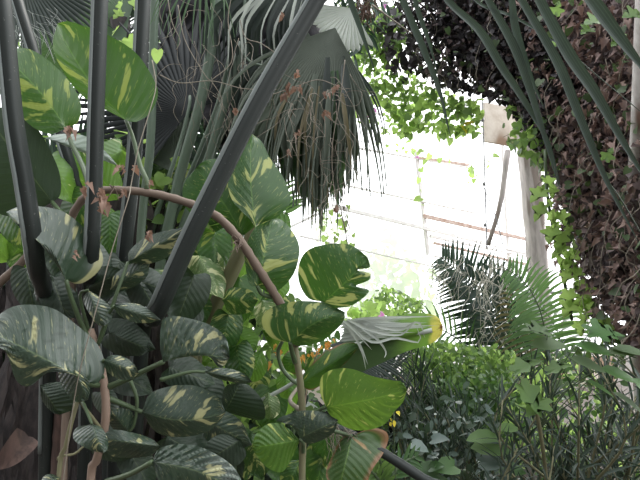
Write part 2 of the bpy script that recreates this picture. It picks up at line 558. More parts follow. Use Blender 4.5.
M['wood'] = rough_mat('weathered_post', (0.34, 0.31, 0.29), (0.52, 0.48, 0.45), 16, 0.8, 0.3, stretch=(1, 1, 0.12), c3=(0.25, 0.21, 0.18))
M['plaster'] = rough_mat('stained_board', (0.5, 0.43, 0.35), (0.66, 0.6, 0.52), 3, c3=(0.3, 0.2, 0.13))
M['white_paint'] = rough_mat('white_glazing_bar', (0.72, 0.69, 0.66), (0.85, 0.83, 0.8), 8, 0.6, 0.1)
M['rust'] = rough_mat('rusty_bar', (0.4, 0.26, 0.2), (0.62, 0.5, 0.44), 12, 0.8, 0.2)
M['pipe'] = rough_mat('flaking_pipe', (0.45, 0.4, 0.38), (0.7, 0.66, 0.64), 10, 0.5, 0.2, stretch=(1, 1, .4), c3=(0.25, 0.15, 0.12))
M['steel'] = rough_mat('dull_steel', (0.2, 0.2, 0.21), (0.35, 0.35, 0.36), 10, 0.45, 0.1)
M['husk'] = leaf_mat('withered_leaf', (0.2, 0.13, 0.1), (0.33, 0.22, 0.17), (0.3, 0.17, 0.11), 0.3, 0.7)
M['orange'] = leaf_mat('orange_dry_leaf', (0.55, 0.24, 0.06), (0.7, 0.4, 0.1), (0.8, 0.4, 0.08), 0.4, 0.6)
M['yellow'] = leaf_mat('yellow_petal', (0.8, 0.65, 0.05), (0.85, 0.75, 0.1), (0.9, 0.75, 0.1), 0.4, 0.6)
M['pink'] = leaf_mat('pink_bract', (0.55, 0.15, 0.5), (0.7, 0.25, 0.62), (0.8, 0.3, 0.7), 0.4, 0.6)

t = NT('glare_washed_glass')
tp = t.n('BsdfTransparent', Color=(0.96, 0.97, 0.97, 1))
tl = t.n('BsdfTranslucent', Color=(0.95, 0.95, 0.95, 1))
mx = t.n('MixShader', Fac=0.45)  # translucent white imitates glare washing out the plants outside
t.t.links.new(tp.outputs[0], mx.inputs[1]); t.t.links.new(tl.outputs[0], mx.inputs[2]); t.t.links.new(mx.outputs[0], t.out.inputs[0])
M['glass'] = t.m

# ------------------------------------------------------------------ the setting
mb = MB()
G = 24
rows = []
for i in range(G + 1):
    rr = []
    for j in range(G + 1):
        x, y = -9 + 22 * j / G, -3 + 24 * i / G
        rr.append((x, y, 0.04 * noise.noise(Vector((x, y, 0)))))
    rows.append(mb.row(rr))
mb.skin(rows)
tag(mb.build('ground', M['soil']), kind='structure')

# glazed wall running away to the right
WA, WB = P(260, 240, 6.6), P(560, 240, 10.8)
WA.z = WB.z = 0
wdir = (WB - WA).normalized()
wnrm = Vector((wdir.y, -wdir.x, 0))      # towards the camera side
if wnrm.y > 0: wnrm = -wnrm


def onwall(px, py, off=0.0):
    r = (P(px, py, 1.0) - CAM)
    t_ = (WA + wnrm * off - CAM).dot(wnrm) / r.dot(wnrm)
    return CAM + r * t_


def wallpt(s, z, off=0.0):
    q = WA + wdir * s + wnrm * off
    return Vector((q.x, q.y, z))


def bar(mb, a, b, w, h):
    """rectangular bar from a to b, w in the wall's outward direction, h across"""
    t_ = (b - a).normalized()
    n_ = wnrm
    s_ = t_.cross(n_).normalized()
    rows = []
    for p in (a, b):
        rows.append(mb.row([p - n_ * w / 2 - s_ * h / 2, p + n_ * w / 2 - s_ * h / 2, p + n_ * w / 2 + s_ * h / 2, p - n_ * w / 2 + s_ * h / 2]))
    mb.skin(rows, True)
    mb.f.append(tuple(rows[0][::-1])); mb.f.append(tuple(rows[1]))


# low base wall, mullions, panes: the wall turns a corner behind the left-hand foliage
S0 = -1.0
CORNER = wallpt(S0, 0)
LEFTEND = CORNER + Vector((-9, .6, 0))
mb = MB()
bar(mb, wallpt(S0, 0.3), wallpt(9, 0.3), 0.2, 0.6)
tag(mb.build('wall_back', M['plaster'], smooth=False), kind='structure')
mb = MB()
bar(mb, LEFTEND + Vector((0, 0, .3)), CORNER + Vector((-.15, 0, .3)), 0.2, 0.6)
tag(mb.build('wall_left', M['plaster'], smooth=False), kind='structure')
nodes_ = [S0, 0.0, 2.55, 5.4, 8.2]
for k in range(4):
    mb = MB()
    mb.skin([mb.row([wallpt(nodes_[k], 0.6), wallpt(nodes_[k + 1], 0.6)]), mb.row([wallpt(nodes_[k], 7.5), wallpt(nodes_[k + 1], 7.5)])])
    tag(mb.build('window_%d' % (k + 1), M['glass'], smooth=False), kind='structure')
for k in range(3):
    a_, b_ = CORNER.lerp(LEFTEND, k / 3), CORNER.lerp(LEFTEND, (k + 1) / 3)
    mb = MB()
    mb.skin([mb.row([b_ + Vector((0, 0, .6)), a_ + Vector((0, 0, .6))]), mb.row([b_ + Vector((0, 0, 7.5)), a_ + Vector((0, 0, 7.5))])])
    tag(mb.build('window_%d' % (k + 5), M['glass'], smooth=False), kind='structure')
n_trim = 0


def trim(a, b, w, h, mat):
    global n_trim
    n_trim += 1
    mb = MB()
    bar(mb, a, b, w, h)
    return tag(mb.build('trim_%d' % n_trim, mat, smooth=False), kind='structure')


for k in range(4):
    q = CORNER.lerp(LEFTEND, k / 3)
    trim(q + Vector((0, 0, .6)), q + Vector((0, 0, 7.5)), 0.05, 0.045, M['white_paint'])
for s in (0.0, 5.4, 8.2):
    trim(wallpt(s, 0.6), wallpt(s, 7.5), 0.05, 0.045, M['white_paint'])
trim(onwall(416, 150), onwall(428, 255), 0.05, 0.06, M['white_paint'])
for (x0, y0, x1, y1, h, m) in [(330, 143, 470, 168, 0.02, 'white_paint'), (418, 158, 468, 165, 0.045, 'rust'), (330, 182, 475, 213, 0.02, 'white_paint'),
                               (333, 206, 530, 254, 0.055, 'white_paint'), (424, 216, 530, 240, 0.06, 'rust'), (434, 243, 534, 266, 0.035, 'rust'),
                               (434, 256, 530, 275, 0.02, 'white_paint'), (330, 105, 520, 140, 0.02, 'white_paint'), (430, 236, 560, 263, 0.05, 'white_paint'),
                               (300, 236, 440, 268, 0.02, 'white_paint'), (270, 222, 296, 207, 0.03, 'white_paint'), (262, 240, 318, 214, 0.03, 'white_paint')]:
    trim(onwall(x0, y0, 0.05), onwall(x1, y1, 0.05), 0.05, h, M[m])

# stained board under the roof, weathered post and brace
mb = MB()
bar(mb, P(484, 122, 7.6), P(548, 134, 8.0), 0.06, 0.62)
tag(mb.build('trim_40', M['plaster'], smooth=False), kind='structure')
t0 = empty('timber_post', Vector((P(537, 300, 7.4).x, P(537, 300, 7.4).y, 0)), 'weathered grey timber post of the glasshouse, beside the green vine strand', 'post')
mb = MB()
base = P(541, 300, 7.4); base.z = -0.05
top = P(527, 120, 7.4)
tube(mb, [base, base.lerp(top, .5) + Vector((0.02, 0, 0)), top], 0.13, 0.16, n=16, seg=10, ridge=0.05, profile=[1, .86, 1.05, .9, 1, .8, 1.1, .93, 1, .88])
mb.build('post', M['wood'], t0)
mb = MB()
tube(mb, [P(508, 150, 7.3), P(500, 205, 7.3), P(488, 245, 7.3)], 0.045, 0.03, n=8, seg=8)
mb.build('brace', M['wood'], t0)
mb = MB()
tube(mb, [P(534, 292, 7.25), P(573, 293, 7.25)], 0.022, n=4)
mb.build('bracket_rod', M['steel'], t0)

# hanging wire with clips
mb = MB()
tube(mb, [P(479, -20, 6), P(481, 60, 6), P(484, 150, 6), P(487, 250, 6)], 0.008, n=16, seg=5)
tube(mb, [P(484, 188, 6), P(495, 215, 6), P(503, 245, 6)], 0.006, n=8, seg=5)
for y in (120, 184, 225):
    q = P(482 + (y - 100) / 40, y, 6)
    tube(mb, [q + Vector((0, 0, .02)), q - Vector((0, 0, .02))], 0.02, n=2, seg=6)
tag(mb.build('hanging_wire', M['steel']), 'thin dark wire hanging in front of the bright glazing beside the stained board', 'wire')

# pale pipe at the right edge
mb = MB()
q0 = P(634, 330, 3.7); q0.z = 0
tube(mb, [q0, P(634, 260, 3.6), P(640, 120, 3.05), P(645, 0, 2.9), P(647, -60, 2.9)], 0.05, 0.05, n=24, seg=12)
tag(mb.build('downpipe', M['pipe']), 'pale flaking pipe standing at the picture edge in front of the brown creeper', 'pipe')


# ------------------------------------------------------------------ big pothos leaves
def leaf(parent, base, tip, left, right, d, mat, dt=None, tilt=0.0, fold=0.04, bend=0.0, quilt=0.004, n=34, m=9, arch=0.03, petiole=None, pr=2.0, label=None, pmat='petiole'):
    """blade drawn between its own outline: every outline point lies on a folded, arched surface around depth d"""
    dt = d if dt is None else dt
    z = lambda p: Vector((p[0], p[1], 0))
    b, tp_ = z(base), z(tip)
    L = catmull([b] + [z(p) for p in left] + [tp_], n)
    R = catmull([b] + [z(p) for p in right] + [tp_], n)
    ax = tp_ - b
    perp = Vector((-ax.y, ax.x, 0))
    mb = MB()
    rows = []
    ph = random.uniform(0, 6)
    for i in range(n + 1):
        s = i / n
        mid = b + ax * s + perp * (bend * math.sin(math.pi * s))
        # keep the midrib inside the two margins
        row, uvs = [], []
        for k in range(-m, m + 1):
            v = k / m
            q = mid.lerp(R[i], v) if v >= 0 else mid.lerp(L[i], -v)
            along = max(0, min(1.15, (q - b).dot(ax) / ax.length_squared))
            wv = along - 0.3 * abs(v)
            dd = d + (dt - d) * along + tilt * v + fold * abs(v) ** 1.3 * math.sin(math.pi * min(1, s + .08)) \
                - arch * math.sin(math.pi * along) + quilt * math.cos(2 * math.pi * 9 * wv) * min(1, abs(v) * 3) \
                + 0.012 * abs(v) ** 2 * math.sin(9 * s + ph + (2 if v > 0 else 0))
            row.append(P(q.x, q.y, dd))
            uvs.append((along, v))
        rows.append(mb.row(row, uvs))
    mb.skin(rows)
    o = mb.build('leaf', M[mat], parent)
    if label: o['label'] = label
    if petiole:
        mb = MB()
        pts = [P(base[0], base[1], d)] + PP(petiole)
        tube(mb, pts, pr * 0.8 / FPX * d, pr * 1.2 / FPX * d, n=14, seg=8)
        c = mb.build('petiole', M[pmat], None)
        c.parent = o
        c.matrix_parent_inverse = Matrix.Identity(4)
        o_off = gloc(parent) if parent else Vector()
    return o


def stem(parent, pts, w, mat, name='stem', n=30, w1=None, ridge=0.04, seg=10, ground=False):
    d = pts[0][2]
    q = PP(pts)
    if ground:
        e = q[-1].copy(); e.z = -0.03
        q.append(e)
    mb = MB()
    tube(mb, q, w / 2 / FPX * d, (w1 if w1 else w) / 2 / FPX * d, n=n, seg=seg, ridge=ridge)
    return mb.build(name, M[mat], parent)


# ================================================================== dark solids added behind the foliage to shade its gaps
# right: wall of dry creeper leaning in from the right
CREEP = [(396, -30), (400, 30), (418, 70), (450, 85), (482, 92), (505, 100), (528, 125), (548, 170), (556, 215), (566, 255), (582, 300), (606, 335), (640, 350), (760, 350), (760, -30)]
creep_d = lambda x, y: 3.1 + max(0, 660 - x) / 260 * 2.6
cw = empty('creeper_thicket', P(640, 470, 3.4) * 1.0, 'wall of dry brown creeper hanging down the right side of the glasshouse', 'creeper', kind='stuff')
lump('gap_shade_mass', [(430, -30), (440, 40), (480, 80), (510, 95), (540, 150), (560, 200), (575, 255), (600, 300), (660, 330), (760, 340), (760, -30)], lambda x, y: creep_d(x, y) + .25, 0.5, M['creeper_bulk'], cw, cell=9, bump=.35, scale=3)  # dark solid behind the leaves so their gaps look shaded
spray('dry_leaves', T_HEART, CREEP, 11000, creep_d, 0.048, M['creeper_dry'], cw, dj=.22)
spray('dark_leaves', T_HEART, [(392, -30), (398, 30), (415, 70), (440, 88), (482, 94), (508, 105), (545, 160), (560, 60), (540, -30)], 5600, creep_d, 0.055, M['creeper_dark'], cw, dj=.25)
spray('pink_leaves', T_DRY, [(560, 150), (545, 240), (600, 330), (640, 340), (640, 20), (600, 0), (500, 0)], 700, lambda x, y: creep_d(x, y) - .2, 0.055, M['creeper_pink'], cw, dj=.1)
spray('green_leaves', T_HEART, CREEP, 420, lambda x, y: creep_d(x, y) - .25, 0.06, M['ivy_dull'], cw, dj=.1)
mb = MB()
for k in range(170):
    x, y = sample_poly(CREEP, 1)[0]
    d = creep_d(x, y) - .25
    a = P(x, y, d)
    pts = [a]
    for j in range(4):
        a = a + Vector((random.uniform(-.09, .09), random.uniform(-.05, .05), -random.uniform(.02, .16)))
        pts.append(a)
    tube(mb, pts, 0.0032, 0.002, n=12, seg=4)
mb.build('bare_twigs', M['thread'], cw)

# left: added dark trunk blocking the light behind the pothos
bk = empty('blocker_trunk', Vector((-1.75, 3.9, 0)), 'dark trunk added to block the light behind the variegated leaves on the left', 'tree trunk')
mb = MB()
rows = []
for i in range(40):
    zz = -0.05 + i * 0.065
    cx, cy = -1.75 + .03 * math.sin(i), 3.9
    rows.append(mb.row([(cx + (0.62 + .06 * noise.noise(Vector((math.cos(a) * 2, math.sin(a) * 2, zz * 3)))) * math.cos(a) * (1 + .25 * (i < 6) * (6 - i) / 6),
                         cy + (0.5 + .06 * noise.noise(Vector((math.cos(a) * 2, math.sin(a) * 2, zz * 3)))) * math.sin(a), zz) for a in [2 * math.pi * k / 28 for k in range(28)]]))
mb.skin(rows, True)
mb.f.append(tuple(rows[-1]))
mb.build('trunk', M['bank'], bk)
# hanging fibres on it
mb = MB()
for k in range(260):
    a = random.uniform(math.pi * .9, math.pi * 2.1)
    zt = random.uniform(.3, 2.45)
    p = Vector((-1.75 + .68 * math.cos(a), 3.9 + .56 * math.sin(a), zt))
    strap(mb, [p, p + Vector((random.uniform(-.03, .03), -.03, -.15)), p + Vector((random.uniform(-.08, .08), -.02, -.35))], random.uniform(.008, .03), n=4)
mb.build('bark_fibre', M['bank'], bk)

# fan palm, with an added dark solid blocking the bright backdrop behind the stalks
fp = empty('fan_palm', Vector((-0.75, 3.9, 0)), 'tall fan palm with pale green stalks fanning up into a dark crown of pleated leaves', 'palm')
lump('crown_blocker', [(205, -60), (200, 60), (196, 110), (215, 150), (250, 160), (290, 150), (318, 110), (322, 60), (318, -60)], 4.2, 0.5, M['shade_fill'], fp, cell=9, bump=.3, scale=4)


def fan(parent, hub, axis, normal, R, nseg=36, spread=200, split=0.55, droop=0.6, mat='fan_dark', pleat=0.35, name='fan_blade', K=9, jit=0.06, wmul=1.0):
    axis = Vector(axis).normalized()
    nrm = Vector(normal)
    side = axis.cross(nrm).normalized()
    nrm = side.cross(axis).normalized()
    mb = MB()
    da = math.radians(spread) / nseg
    for i in range(nseg):
        a = -math.radians(spread) / 2 + da * (i + .5)
        jd = random.uniform(-jit, jit)
        L = R * (0.72 + .28 * math.cos(a * .8)) * random.uniform(.9, 1.08)
        d = axis * math.cos(a) + side * math.sin(a)
        tang = -axis * math.sin(a) + side * math.cos(a)
        p = Vector(hub) + nrm * 0
        rows = []
        for k in range(K + 1):
            u = k / K
            if k:
                if u > split:
                    d = (d + Vector((0, 0, -1)) * droop * (L / K) / R * 2.2 * (u - split + .1) * 3 + tang * jd * .5 + nrm * jd * .4).normalized()
                else:
                    d = (d + Vector((0, 0, -1)) * droop * .12 / K).normalized()
                p = p + d * (L / K)
            w = L * u * math.tan(da / 2) * 1.05 * wmul if u <= split else L * split * math.tan(da / 2) * wmul * max(0.03, (1 - ((u - split) / (1 - split)) ** 1.3))
            w = max(w, R * .004)
            h = w * pleat * 1.6
            rows.append(mb.row([p - tang * w - nrm * h, p + nrm * h, p + tang * w - nrm * h], [(u, -1), (u, 0), (u, 1)]))
        mb.skin(rows)
    return mb.build(name, M[mat], parent)


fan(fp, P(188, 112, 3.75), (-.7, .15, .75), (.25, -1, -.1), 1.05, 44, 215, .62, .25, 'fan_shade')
lump('crown_shade_fill', [(150, -60), (158, 30), (172, 70), (205, 110), (260, 110), (300, 60), (300, -60)], 4.3, .3, M['shade_fill'], fp, cell=9, bump=.2, scale=4)  # second dark solid added for the black shade behind the fan
skirt_later = True
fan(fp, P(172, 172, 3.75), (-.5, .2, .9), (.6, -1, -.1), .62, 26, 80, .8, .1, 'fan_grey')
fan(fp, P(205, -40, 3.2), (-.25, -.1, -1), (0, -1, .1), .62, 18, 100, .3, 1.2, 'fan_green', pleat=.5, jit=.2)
# skirt of hanging dead blades
fan(fp, P(335, 28, 3.0), (-.35, -.1, -1), (.2, -1, .2), 1.05, 40, 95, .4, 1.5, 'fan_grey', pleat=.6, jit=.16, wmul=1.5)
fan(fp, P(334, 40, 3.05), (.22, 0, -1), (.1, -1, .3), .75, 22, 58, .5, 1.5, 'fan_dark', pleat=.5, jit=.12)
fan(fp, P(300, 20, 3.2), (.0, -.1, -1), (.0, -1, .3), 1.2, 26, 60, .3, 1.6, 'fan_grey', pleat=.6, jit=.2, wmul=1.6)
def skirt(n, x0, x1, ytop, ybot, d, w, mat, name='dead_blade'):
    mb = MB()
    for k in range(n):
        x = random.uniform(x0, x1)
        yt = ytop(x) + random.uniform(-12, 12)
        yb = ybot(x) * random.uniform(.86, 1.03)
        dd = d + random.uniform(-.12, .12)
        l = random.uniform(-6, 6)
        strap(mb, PP([(x - (x - 335) * .25, yt, dd), (x + l * .3, yt + (yb - yt) * .35, dd - .03), (x + l, yt + (yb - yt) * .7, dd), (x + l * 1.2 + random.uniform(-2, 2), yb, dd + .02)]),
              w * random.uniform(.5, 1.2) / FPX * d, fold=.5, n=9, twist=random.uniform(-1.2, 1.2), prof=lambda u: min(1, .5 + u * 2) * (1 - u ** 2.2) + .04)
    return mb.build(name, M[mat], fp)


YB = lambda x: 172 + max(0, 1 - abs(x - 318) / 40) * 62
YB2 = lambda x: 175 + max(0, (350 - x) / 60) * 40
skirt(84, 255, 352, lambda x: 70 + abs(x - 320) * .5, YB, 3.05, 5, 'fan_green')
skirt(50, 255, 352, lambda x: 80 + abs(x - 320) * .5, YB, 2.98, 4.6, 'fan_grey')
skirt(36, 205, 300, lambda x: -10, lambda x: 70 + (x - 205) * .5, 3.4, 3.2, 'fan_dark')
skirt(10, 225, 300, lambda x: -10, lambda x: 60 + (x - 205) * .6, 3.2, 1.6, 'fan_silver_lit')
skirt(16, 262, 350, lambda x: 75 + abs(x - 320) * .5, YB, 2.95, 2.2, 'fan_dry')
skirt(40, 250, 350, lambda x: 60 + abs(x - 320) * .5, YB, 3.2, 4.5, 'fan_dark')
skirt(14, 322, 352, lambda x: 60, lambda x: 185, 3.0, 4.5, 'fan_dark')
skirt(5, 322, 334, lambda x: 130, lambda x: 240, 3.0, 2.5, 'fan_grey')
skirt(26, 236, 285, lambda x: 60, lambda x: 165, 3.5, 4, 'fan_dark')
fan(fp, P(352, 8, 3.1), (-.45, -.2, -.8), (.2, -1, .1), .3, 18, 120, .95, .2, 'fan_silver_lit', pleat=.5)
# pale green stalks
for pts, w in (([(219, -30, 3.4), (211, 49, 3.4), (198, 112, 3.4), (181, 172, 3.45), (163, 250, 3.5), (150, 330, 3.6)], 11),
               ([(243, 43, 3.5), (226, 100, 3.5), (206, 165, 3.5), (180, 235, 3.55), (155, 320, 3.6)], 9),
               ([(190, 96, 3.72), (189, 108, 3.68), (181, 140, 3.65), (168, 180, 3.6), (150, 240, 3.6), (140, 320, 3.6)], 8.01),
               ([(232, 90, 3.6), (222, 110, 3.6), (196, 169, 3.6), (170, 230, 3.62), (150, 320, 3.65)], 7),
               ([(262, 95, 3.6), (241, 125, 3.6), (222, 158, 3.6), (190, 215, 3.6), (155, 320, 3.65)], 8),
               ([(238, -30, 3.55), (238, 10, 3.55), (222, 90, 3.55), (200, 150, 3.55), (172, 215, 3.58)], 5),
               ([(208, 60, 3.7), (196, 110, 3.7), (174, 185, 3.7), (160, 240, 3.7)], 6),
               ([(247, -20, 3.3), (243, 30, 3.3), (248, 60, 3.3), (285, 70, 3.2), (300, 82, 3.15)], 2.5),
               ([(345, -20, 3.1), (322, 0, 3.1), (296, 30, 3.05), (278, 60, 3.0), (262, 100, 3.0)], 8),
               ([(254, 60, 3.58), (232, 112, 3.56), (208, 168, 3.56), (180, 240, 3.6)], 5)):
    stem(fp, pts, 3 if w == 8.01 else w, 'stalk_green', 'stalk', w1=w * .9, ridge=0)
FR_LATER = fp
mb = MB()
tube(mb, [Vector((-0.95, 3.95, -.05)), Vector((-0.98, 3.9, .7)), P(150, 315, 3.62)], .16, .13, n=14, seg=14, ridge=.05)
mb.build('trunk', M['bank'], fp)

# second fan palm whose green blades show at the very top left
fq = empty('fan_palm', Vector((-1.5, 4.6, 0)), 'fan palm behind the two big backlit leaves, with fine radiating green blades', 'palm')
fan(fq, P(128, 20, 4.6), (-1, .1, -.05), (0, -1, .35), 1.25, 56, 190, .7, .3, 'fan_green', pleat=.3)
fan(fq, P(20, -30, 4.3), (.5, 0, -.9), (0, -1, .35), .9, 40, 150, .7, .3, 'fan_dark', pleat=.3)
fan(fq, P(205, -30, 4.8), (-.9, 0, -.5), (0, -1, .35), 1.1, 44, 130, .7, .3, 'fan_dark', pleat=.3)
mb = MB()
tube(mb, [Vector((-1.5, 4.65, -.05)), Vector((-1.55, 4.65, 1.6)), P(120, 20, 4.65)], .12, .09, n=16, seg=12, ridge=.05)
mb.build('trunk', M['bank'], fq)
mb = MB()
for k in range(26):
    a = P(random.uniform(5, 60), random.uniform(5, 30), 3.4)
    b = a + Vector((random.uniform(-.1, .35), 0, -random.uniform(.1, .35)))
    tube(mb, [a, a.lerp(b, .5) + Vector((.04, 0, .03)), b], .0012, n=6, seg=4)
mb.build('white_fibre', M['fan_silver_lit'], fq)

# ================================================================== left foliage masses behind
def mass(name, label, cat, poly, n, d, size, mat, T=T_HEART, dj=.35, bulk=None, bmat='bank', second=None, group=None, pts=None):
    cx = sum(p[0] for p in poly) / len(poly)
    dd = d(cx, 300) if callable(d) else d
    g = P(cx, 300, dd); g.z = 0
    e = empty(name, g, label, cat, group, kind='stuff')
    spray('foliage', T, poly, n, d, size, M[mat], e, dj=dj)
    if second:
        spray('foliage', T, poly, second[0], d, size * second[2] if len(second) > 2 else size, M[second[1]], e, dj=dj)
    if bulk:
        lump('shade_backing', bulk, (lambda x, y: (d(x, y) if callable(d) else d) + .45), .35, M[bmat], e, cell=12, bump=.3)  # dark solid added so gaps between leaves show shade, not sky
    return e


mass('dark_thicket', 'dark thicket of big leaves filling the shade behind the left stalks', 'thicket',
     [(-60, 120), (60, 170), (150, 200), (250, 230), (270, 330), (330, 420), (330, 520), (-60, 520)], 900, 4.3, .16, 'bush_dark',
     bulk=[(-60, 240), (60, 250), (120, 300), (230, 310), (250, 350), (300, 420), (330, 520), (-60, 520)], bmat='shade_fill', second=(420, 'ivy_dull', .8))
mass('understorey_shrub', 'bright green shrub glowing between the left stalks below the two backlit leaves', 'shrub',
     [(30, 135), (140, 130), (190, 175), (250, 200), (262, 250), (230, 300), (110, 290), (30, 250)], 420, 3.9, .14, 'ivy_lime', T=T_OVAL, second=(300, 'ivy_green', 1.0))
mass('understorey_shrub', 'yellow-green variegated shrub under the sloping brown vine', 'shrub',
     [(170, 260), (240, 250), (300, 300), (300, 400), (262, 470), (230, 420), (170, 330)], 260, 3.4, .13, 'ivy_lime', T=T_OVAL, second=(260, 'ivy_green', 1.0))
mass('roof_foliage', 'dark narrow foliage across the top left corner behind the fan blades', 'foliage',
     [(-60, -60), (60, -60), (200, -60), (200, 40), (120, 60), (60, 60), (0, 90), (-60, 120)], 420, 5.4, .22, 'bush_dark', T=T_LANCE, second=(300, 'ivy_green', 1.0))

# upper centre canopy of small heart leaves against the light
e = mass('climbing_vine', 'lime green heart-leaved climber hanging across the bright glazing beneath the dark creeper', 'climber',
         [(345, 20), (372, 10), (395, 20), (402, 60), (430, 88), (478, 100), (482, 125), (476, 135), (470, 130), (450, 138), (425, 128), (404, 140), (395, 118), (372, 95), (352, 60)], 620, 5.3, .075, 'ivy_lime', second=(420, 'ivy_green', .95))
spray('foliage', T_HEART, [(338, 60), (400, 100), (425, 130), (395, 138), (350, 118)], 70, 5.2, .07, M['ivy_lime'], e)
spray('foliage', T_HEART, [(340, 5), (400, 5), (405, 50), (380, 75), (350, 60)], 120, 5.0, .09, M['ivy_green'], e)
spray('foliage', T_HEART, [(375, 0), (400, 10), (420, 60), (400, 85), (385, 60), (380, 30)], 150, 4.8, .07, M['creeper_dark'], e, dj=.15)
strand = [(415, 130), (412, 150), (421, 168), (420, 190), (422, 205), (390, 125), (402, 148), (398, 152), (380, 143), (423, 150), (426, 160), (419, 178), (421, 198), (408, 140), (404, 130), (412, 122)]
spray('strand_leaves', T_HEART, [(0, 0)], len(strand), 5.6, .085, M['ivy_lime'], e, clump=strand, dj=.05)
spray('strand_leaves', T_HEART, [(350, 140), (400, 142), (470, 165), (500, 150), (470, 190), (465, 170), (400, 150)], 26, 6.0, .07, M['ivy_lime'], e)
spray('pink_bracts', T_OVAL, [(0, 0)], 9, 5.4, .07, M['pink'], e, clump=[(368, 106), (371, 110), (369, 114), (373, 107), (366, 111), (415, 157), (413, 160), (417, 158), (384, 2)], dj=.04)
spray('yellow_leaf', T_HEART, [(0, 0)], 2, 5.0, .09, M['yellow'], e, clump=[(462, 126), (466, 125)], dj=.02)
mass('climbing_vine', 'mid green ivy clinging to the edge of the brown creeper above the timber post', 'climber',
     [(500, 100), (540, 110), (565, 165), (548, 185), (535, 160), (512, 148), (505, 130)], 90, 4.3, .075, 'ivy_green', T=T_HEART, second=(40, 'ivy_lime'))
mass('palm_tuft', 'dark feathery foliage hanging at the top beside the silver pleated leaf', 'foliage',
     [(322, -30), (400, -30), (385, 12), (352, 60), (335, 40), (322, 10)], 160, 3.9, .16, 'frond_dark', T=T_LANCE, second=(90, 'ivy_lime', .4))

# lime vine strand falling down the creeper edge
st = empty('ivy_strand', P(555, 190, 3.7), 'bright lime ivy strand falling down the edge of the brown creeper', 'ivy')
stem(st, [(545, 150, 3.75), (548, 200, 3.7), (560, 260, 3.7), (572, 320, 3.75)], 3, 'petiole', n=14)
sl = [(545, 178), (543, 190), (548, 200), (550, 212), (553, 188), (556, 222), (562, 232), (558, 243), (564, 252), (572, 240), (570, 262), (567, 272), (577, 268), (574, 284), (580, 296), (572, 300), (586, 300), (583, 314), (590, 322), (578, 322), (568, 290), (562, 262), (556, 256),
      (553, 228), (545, 205), (588, 310), (566, 246), (580, 280), (586, 285), (574, 250), (560, 212), (570, 226)]
for i, (x, y) in enumerate(sl):
    spray('leaf', T_IVY, None, 1, 3.62, .115, M['ivy_lime'], st, clump=[(x, y)], dj=.05, jit=.35)
for i, (x, y) in enumerate([(604, 318), (596, 322), (612, 330), (605, 334)]):
    spray('leaf', T_IVY, None, 1, 3.4, .13, M['ivy_lime'], st, clump=[(x, y)], dj=.05, jit=.3)

# washed out plants outside the glazing
mass('outside_bush', 'pale overexposed bush beyond the white glazing, above the silvery dead leaf', 'bush',
     [(362, 262), (385, 225), (400, 240), (430, 270), (440, 330), (340, 330), (352, 290)], 420, 9.2, .2, 'ivy_lime', T=T_OVAL)
mass('outside_climber', 'faint pale creeper beyond the glazing below the hanging dead fronds', 'climber',
     [(322, 205), (350, 225), (356, 250), (330, 262), (312, 250)], 110, 8.6, .15, 'ivy_lime', T=T_OVAL)


# ================================================================== background palms and undergrowth
def frond(parent, pts, n, L, w, ang=62, droop=.25, mat='frond_green', face=(0, -1, .3), prof=None, name='frond', rw=.012, vee=.2, one=0, uw=0.25):
    """feather leaf: rachis through world points with leaflets both sides"""
    c = catmull(pts, n)
    mb = MB()
    for i in range(1, n):
        u = i / n
        t_ = (c[i + 1] - c[i - 1]).normalized()
        nn = Vector(face)
        s = t_.cross(nn).normalized()
        nn = s.cross(t_)
        ll = L * (math.sin(math.pi * min(1, u * .8 + .16)) ** .7) * random.uniform(.9, 1.1)
        for q in (-1, 1):
            if one and q != one: continue
            a = math.radians(ang * (1 - uw * u) + random.uniform(-4, 4))
            d0 = (s * q * math.sin(a) + t_ * math.cos(a) + nn * vee).normalized()
            p = c[i]
            ps = [p]
            for k in range(4):
                d0 = (d0 + Vector((0, 0, -droop)) * (.3 + k * .25)).normalized()
                ps.append(ps[-1] + d0 * ll / 4)
            strap(mb, ps, w, n=4, fold=.5, face=nn + rv(.2), prof=lambda x: (.5 + x * 1.6 if x < .3 else 1 - ((x - .3) / .7) ** 1.6 * .96))
    o = mb.build(name, M[mat], parent)
    mb = MB()
    tube(mb, pts, rw, rw * .4, n=n, seg=6)
    r = mb.build('rachis', M['petiole'], None)
    r.parent = o
    return o


bf = empty('feather_palm', Vector((-1.2, 5.2, 0)), 'feather palm whose dark combed frond shows white slits behind the pale green stalks', 'palm')
frond(bf, PP([(140, 250, 5.2), (190, 160, 5.1), (250, 90, 5.0), (320, 50, 5.0)]), 44, .95, .03, 80, .1, 'frond_dark', vee=.05)
frond(bf, PP([(150, 260, 5.3), (160, 180, 5.2), (200, 120, 5.1), (240, 60, 5.1)]), 44, .9, .035, 75, .12, 'frond_dark', vee=.05)
frond(bf, PP([(150, 260, 5.3), (110, 200, 5.2), (80, 170, 5.1), (30, 150, 5.1)]), 40, .8, .03, 75, .12, 'frond_dark', vee=.05)
frond(bf, PP([(160, 260, 5.3), (210, 210, 5.2), (250, 200, 5.1), (290, 215, 5.1)]), 34, .7, .03, 75, .12, 'frond_green', vee=.05)
mb = MB()
tube(mb, [Vector((-1.8, 5.35, -.05)), P(150, 258, 5.32)], .1, .07, n=8, ridge=.05)
mb.build('trunk', M['bank'], bf)
ap = empty('feather_palm', Vector((P(470, 400, 6.4).x, P(470, 400, 6.4).y, 0)), 'dark feather palm before the bright glazing, its frond leaning left of the curved pale one', 'palm')
frond(ap, PP([(500, 375, 6.4), (492, 330, 6.3), (470, 285, 6.2), (440, 256, 6.1)]), 40, .66, .025, 70, .1, 'frond_dark', vee=.1)
frond(ap, PP([(505, 400, 6.4), (505, 345, 6.2), (492, 300, 6.1), (455, 270, 6.0)]), 36, .6, .024, 75, .18, 'frond_dark', vee=.1)
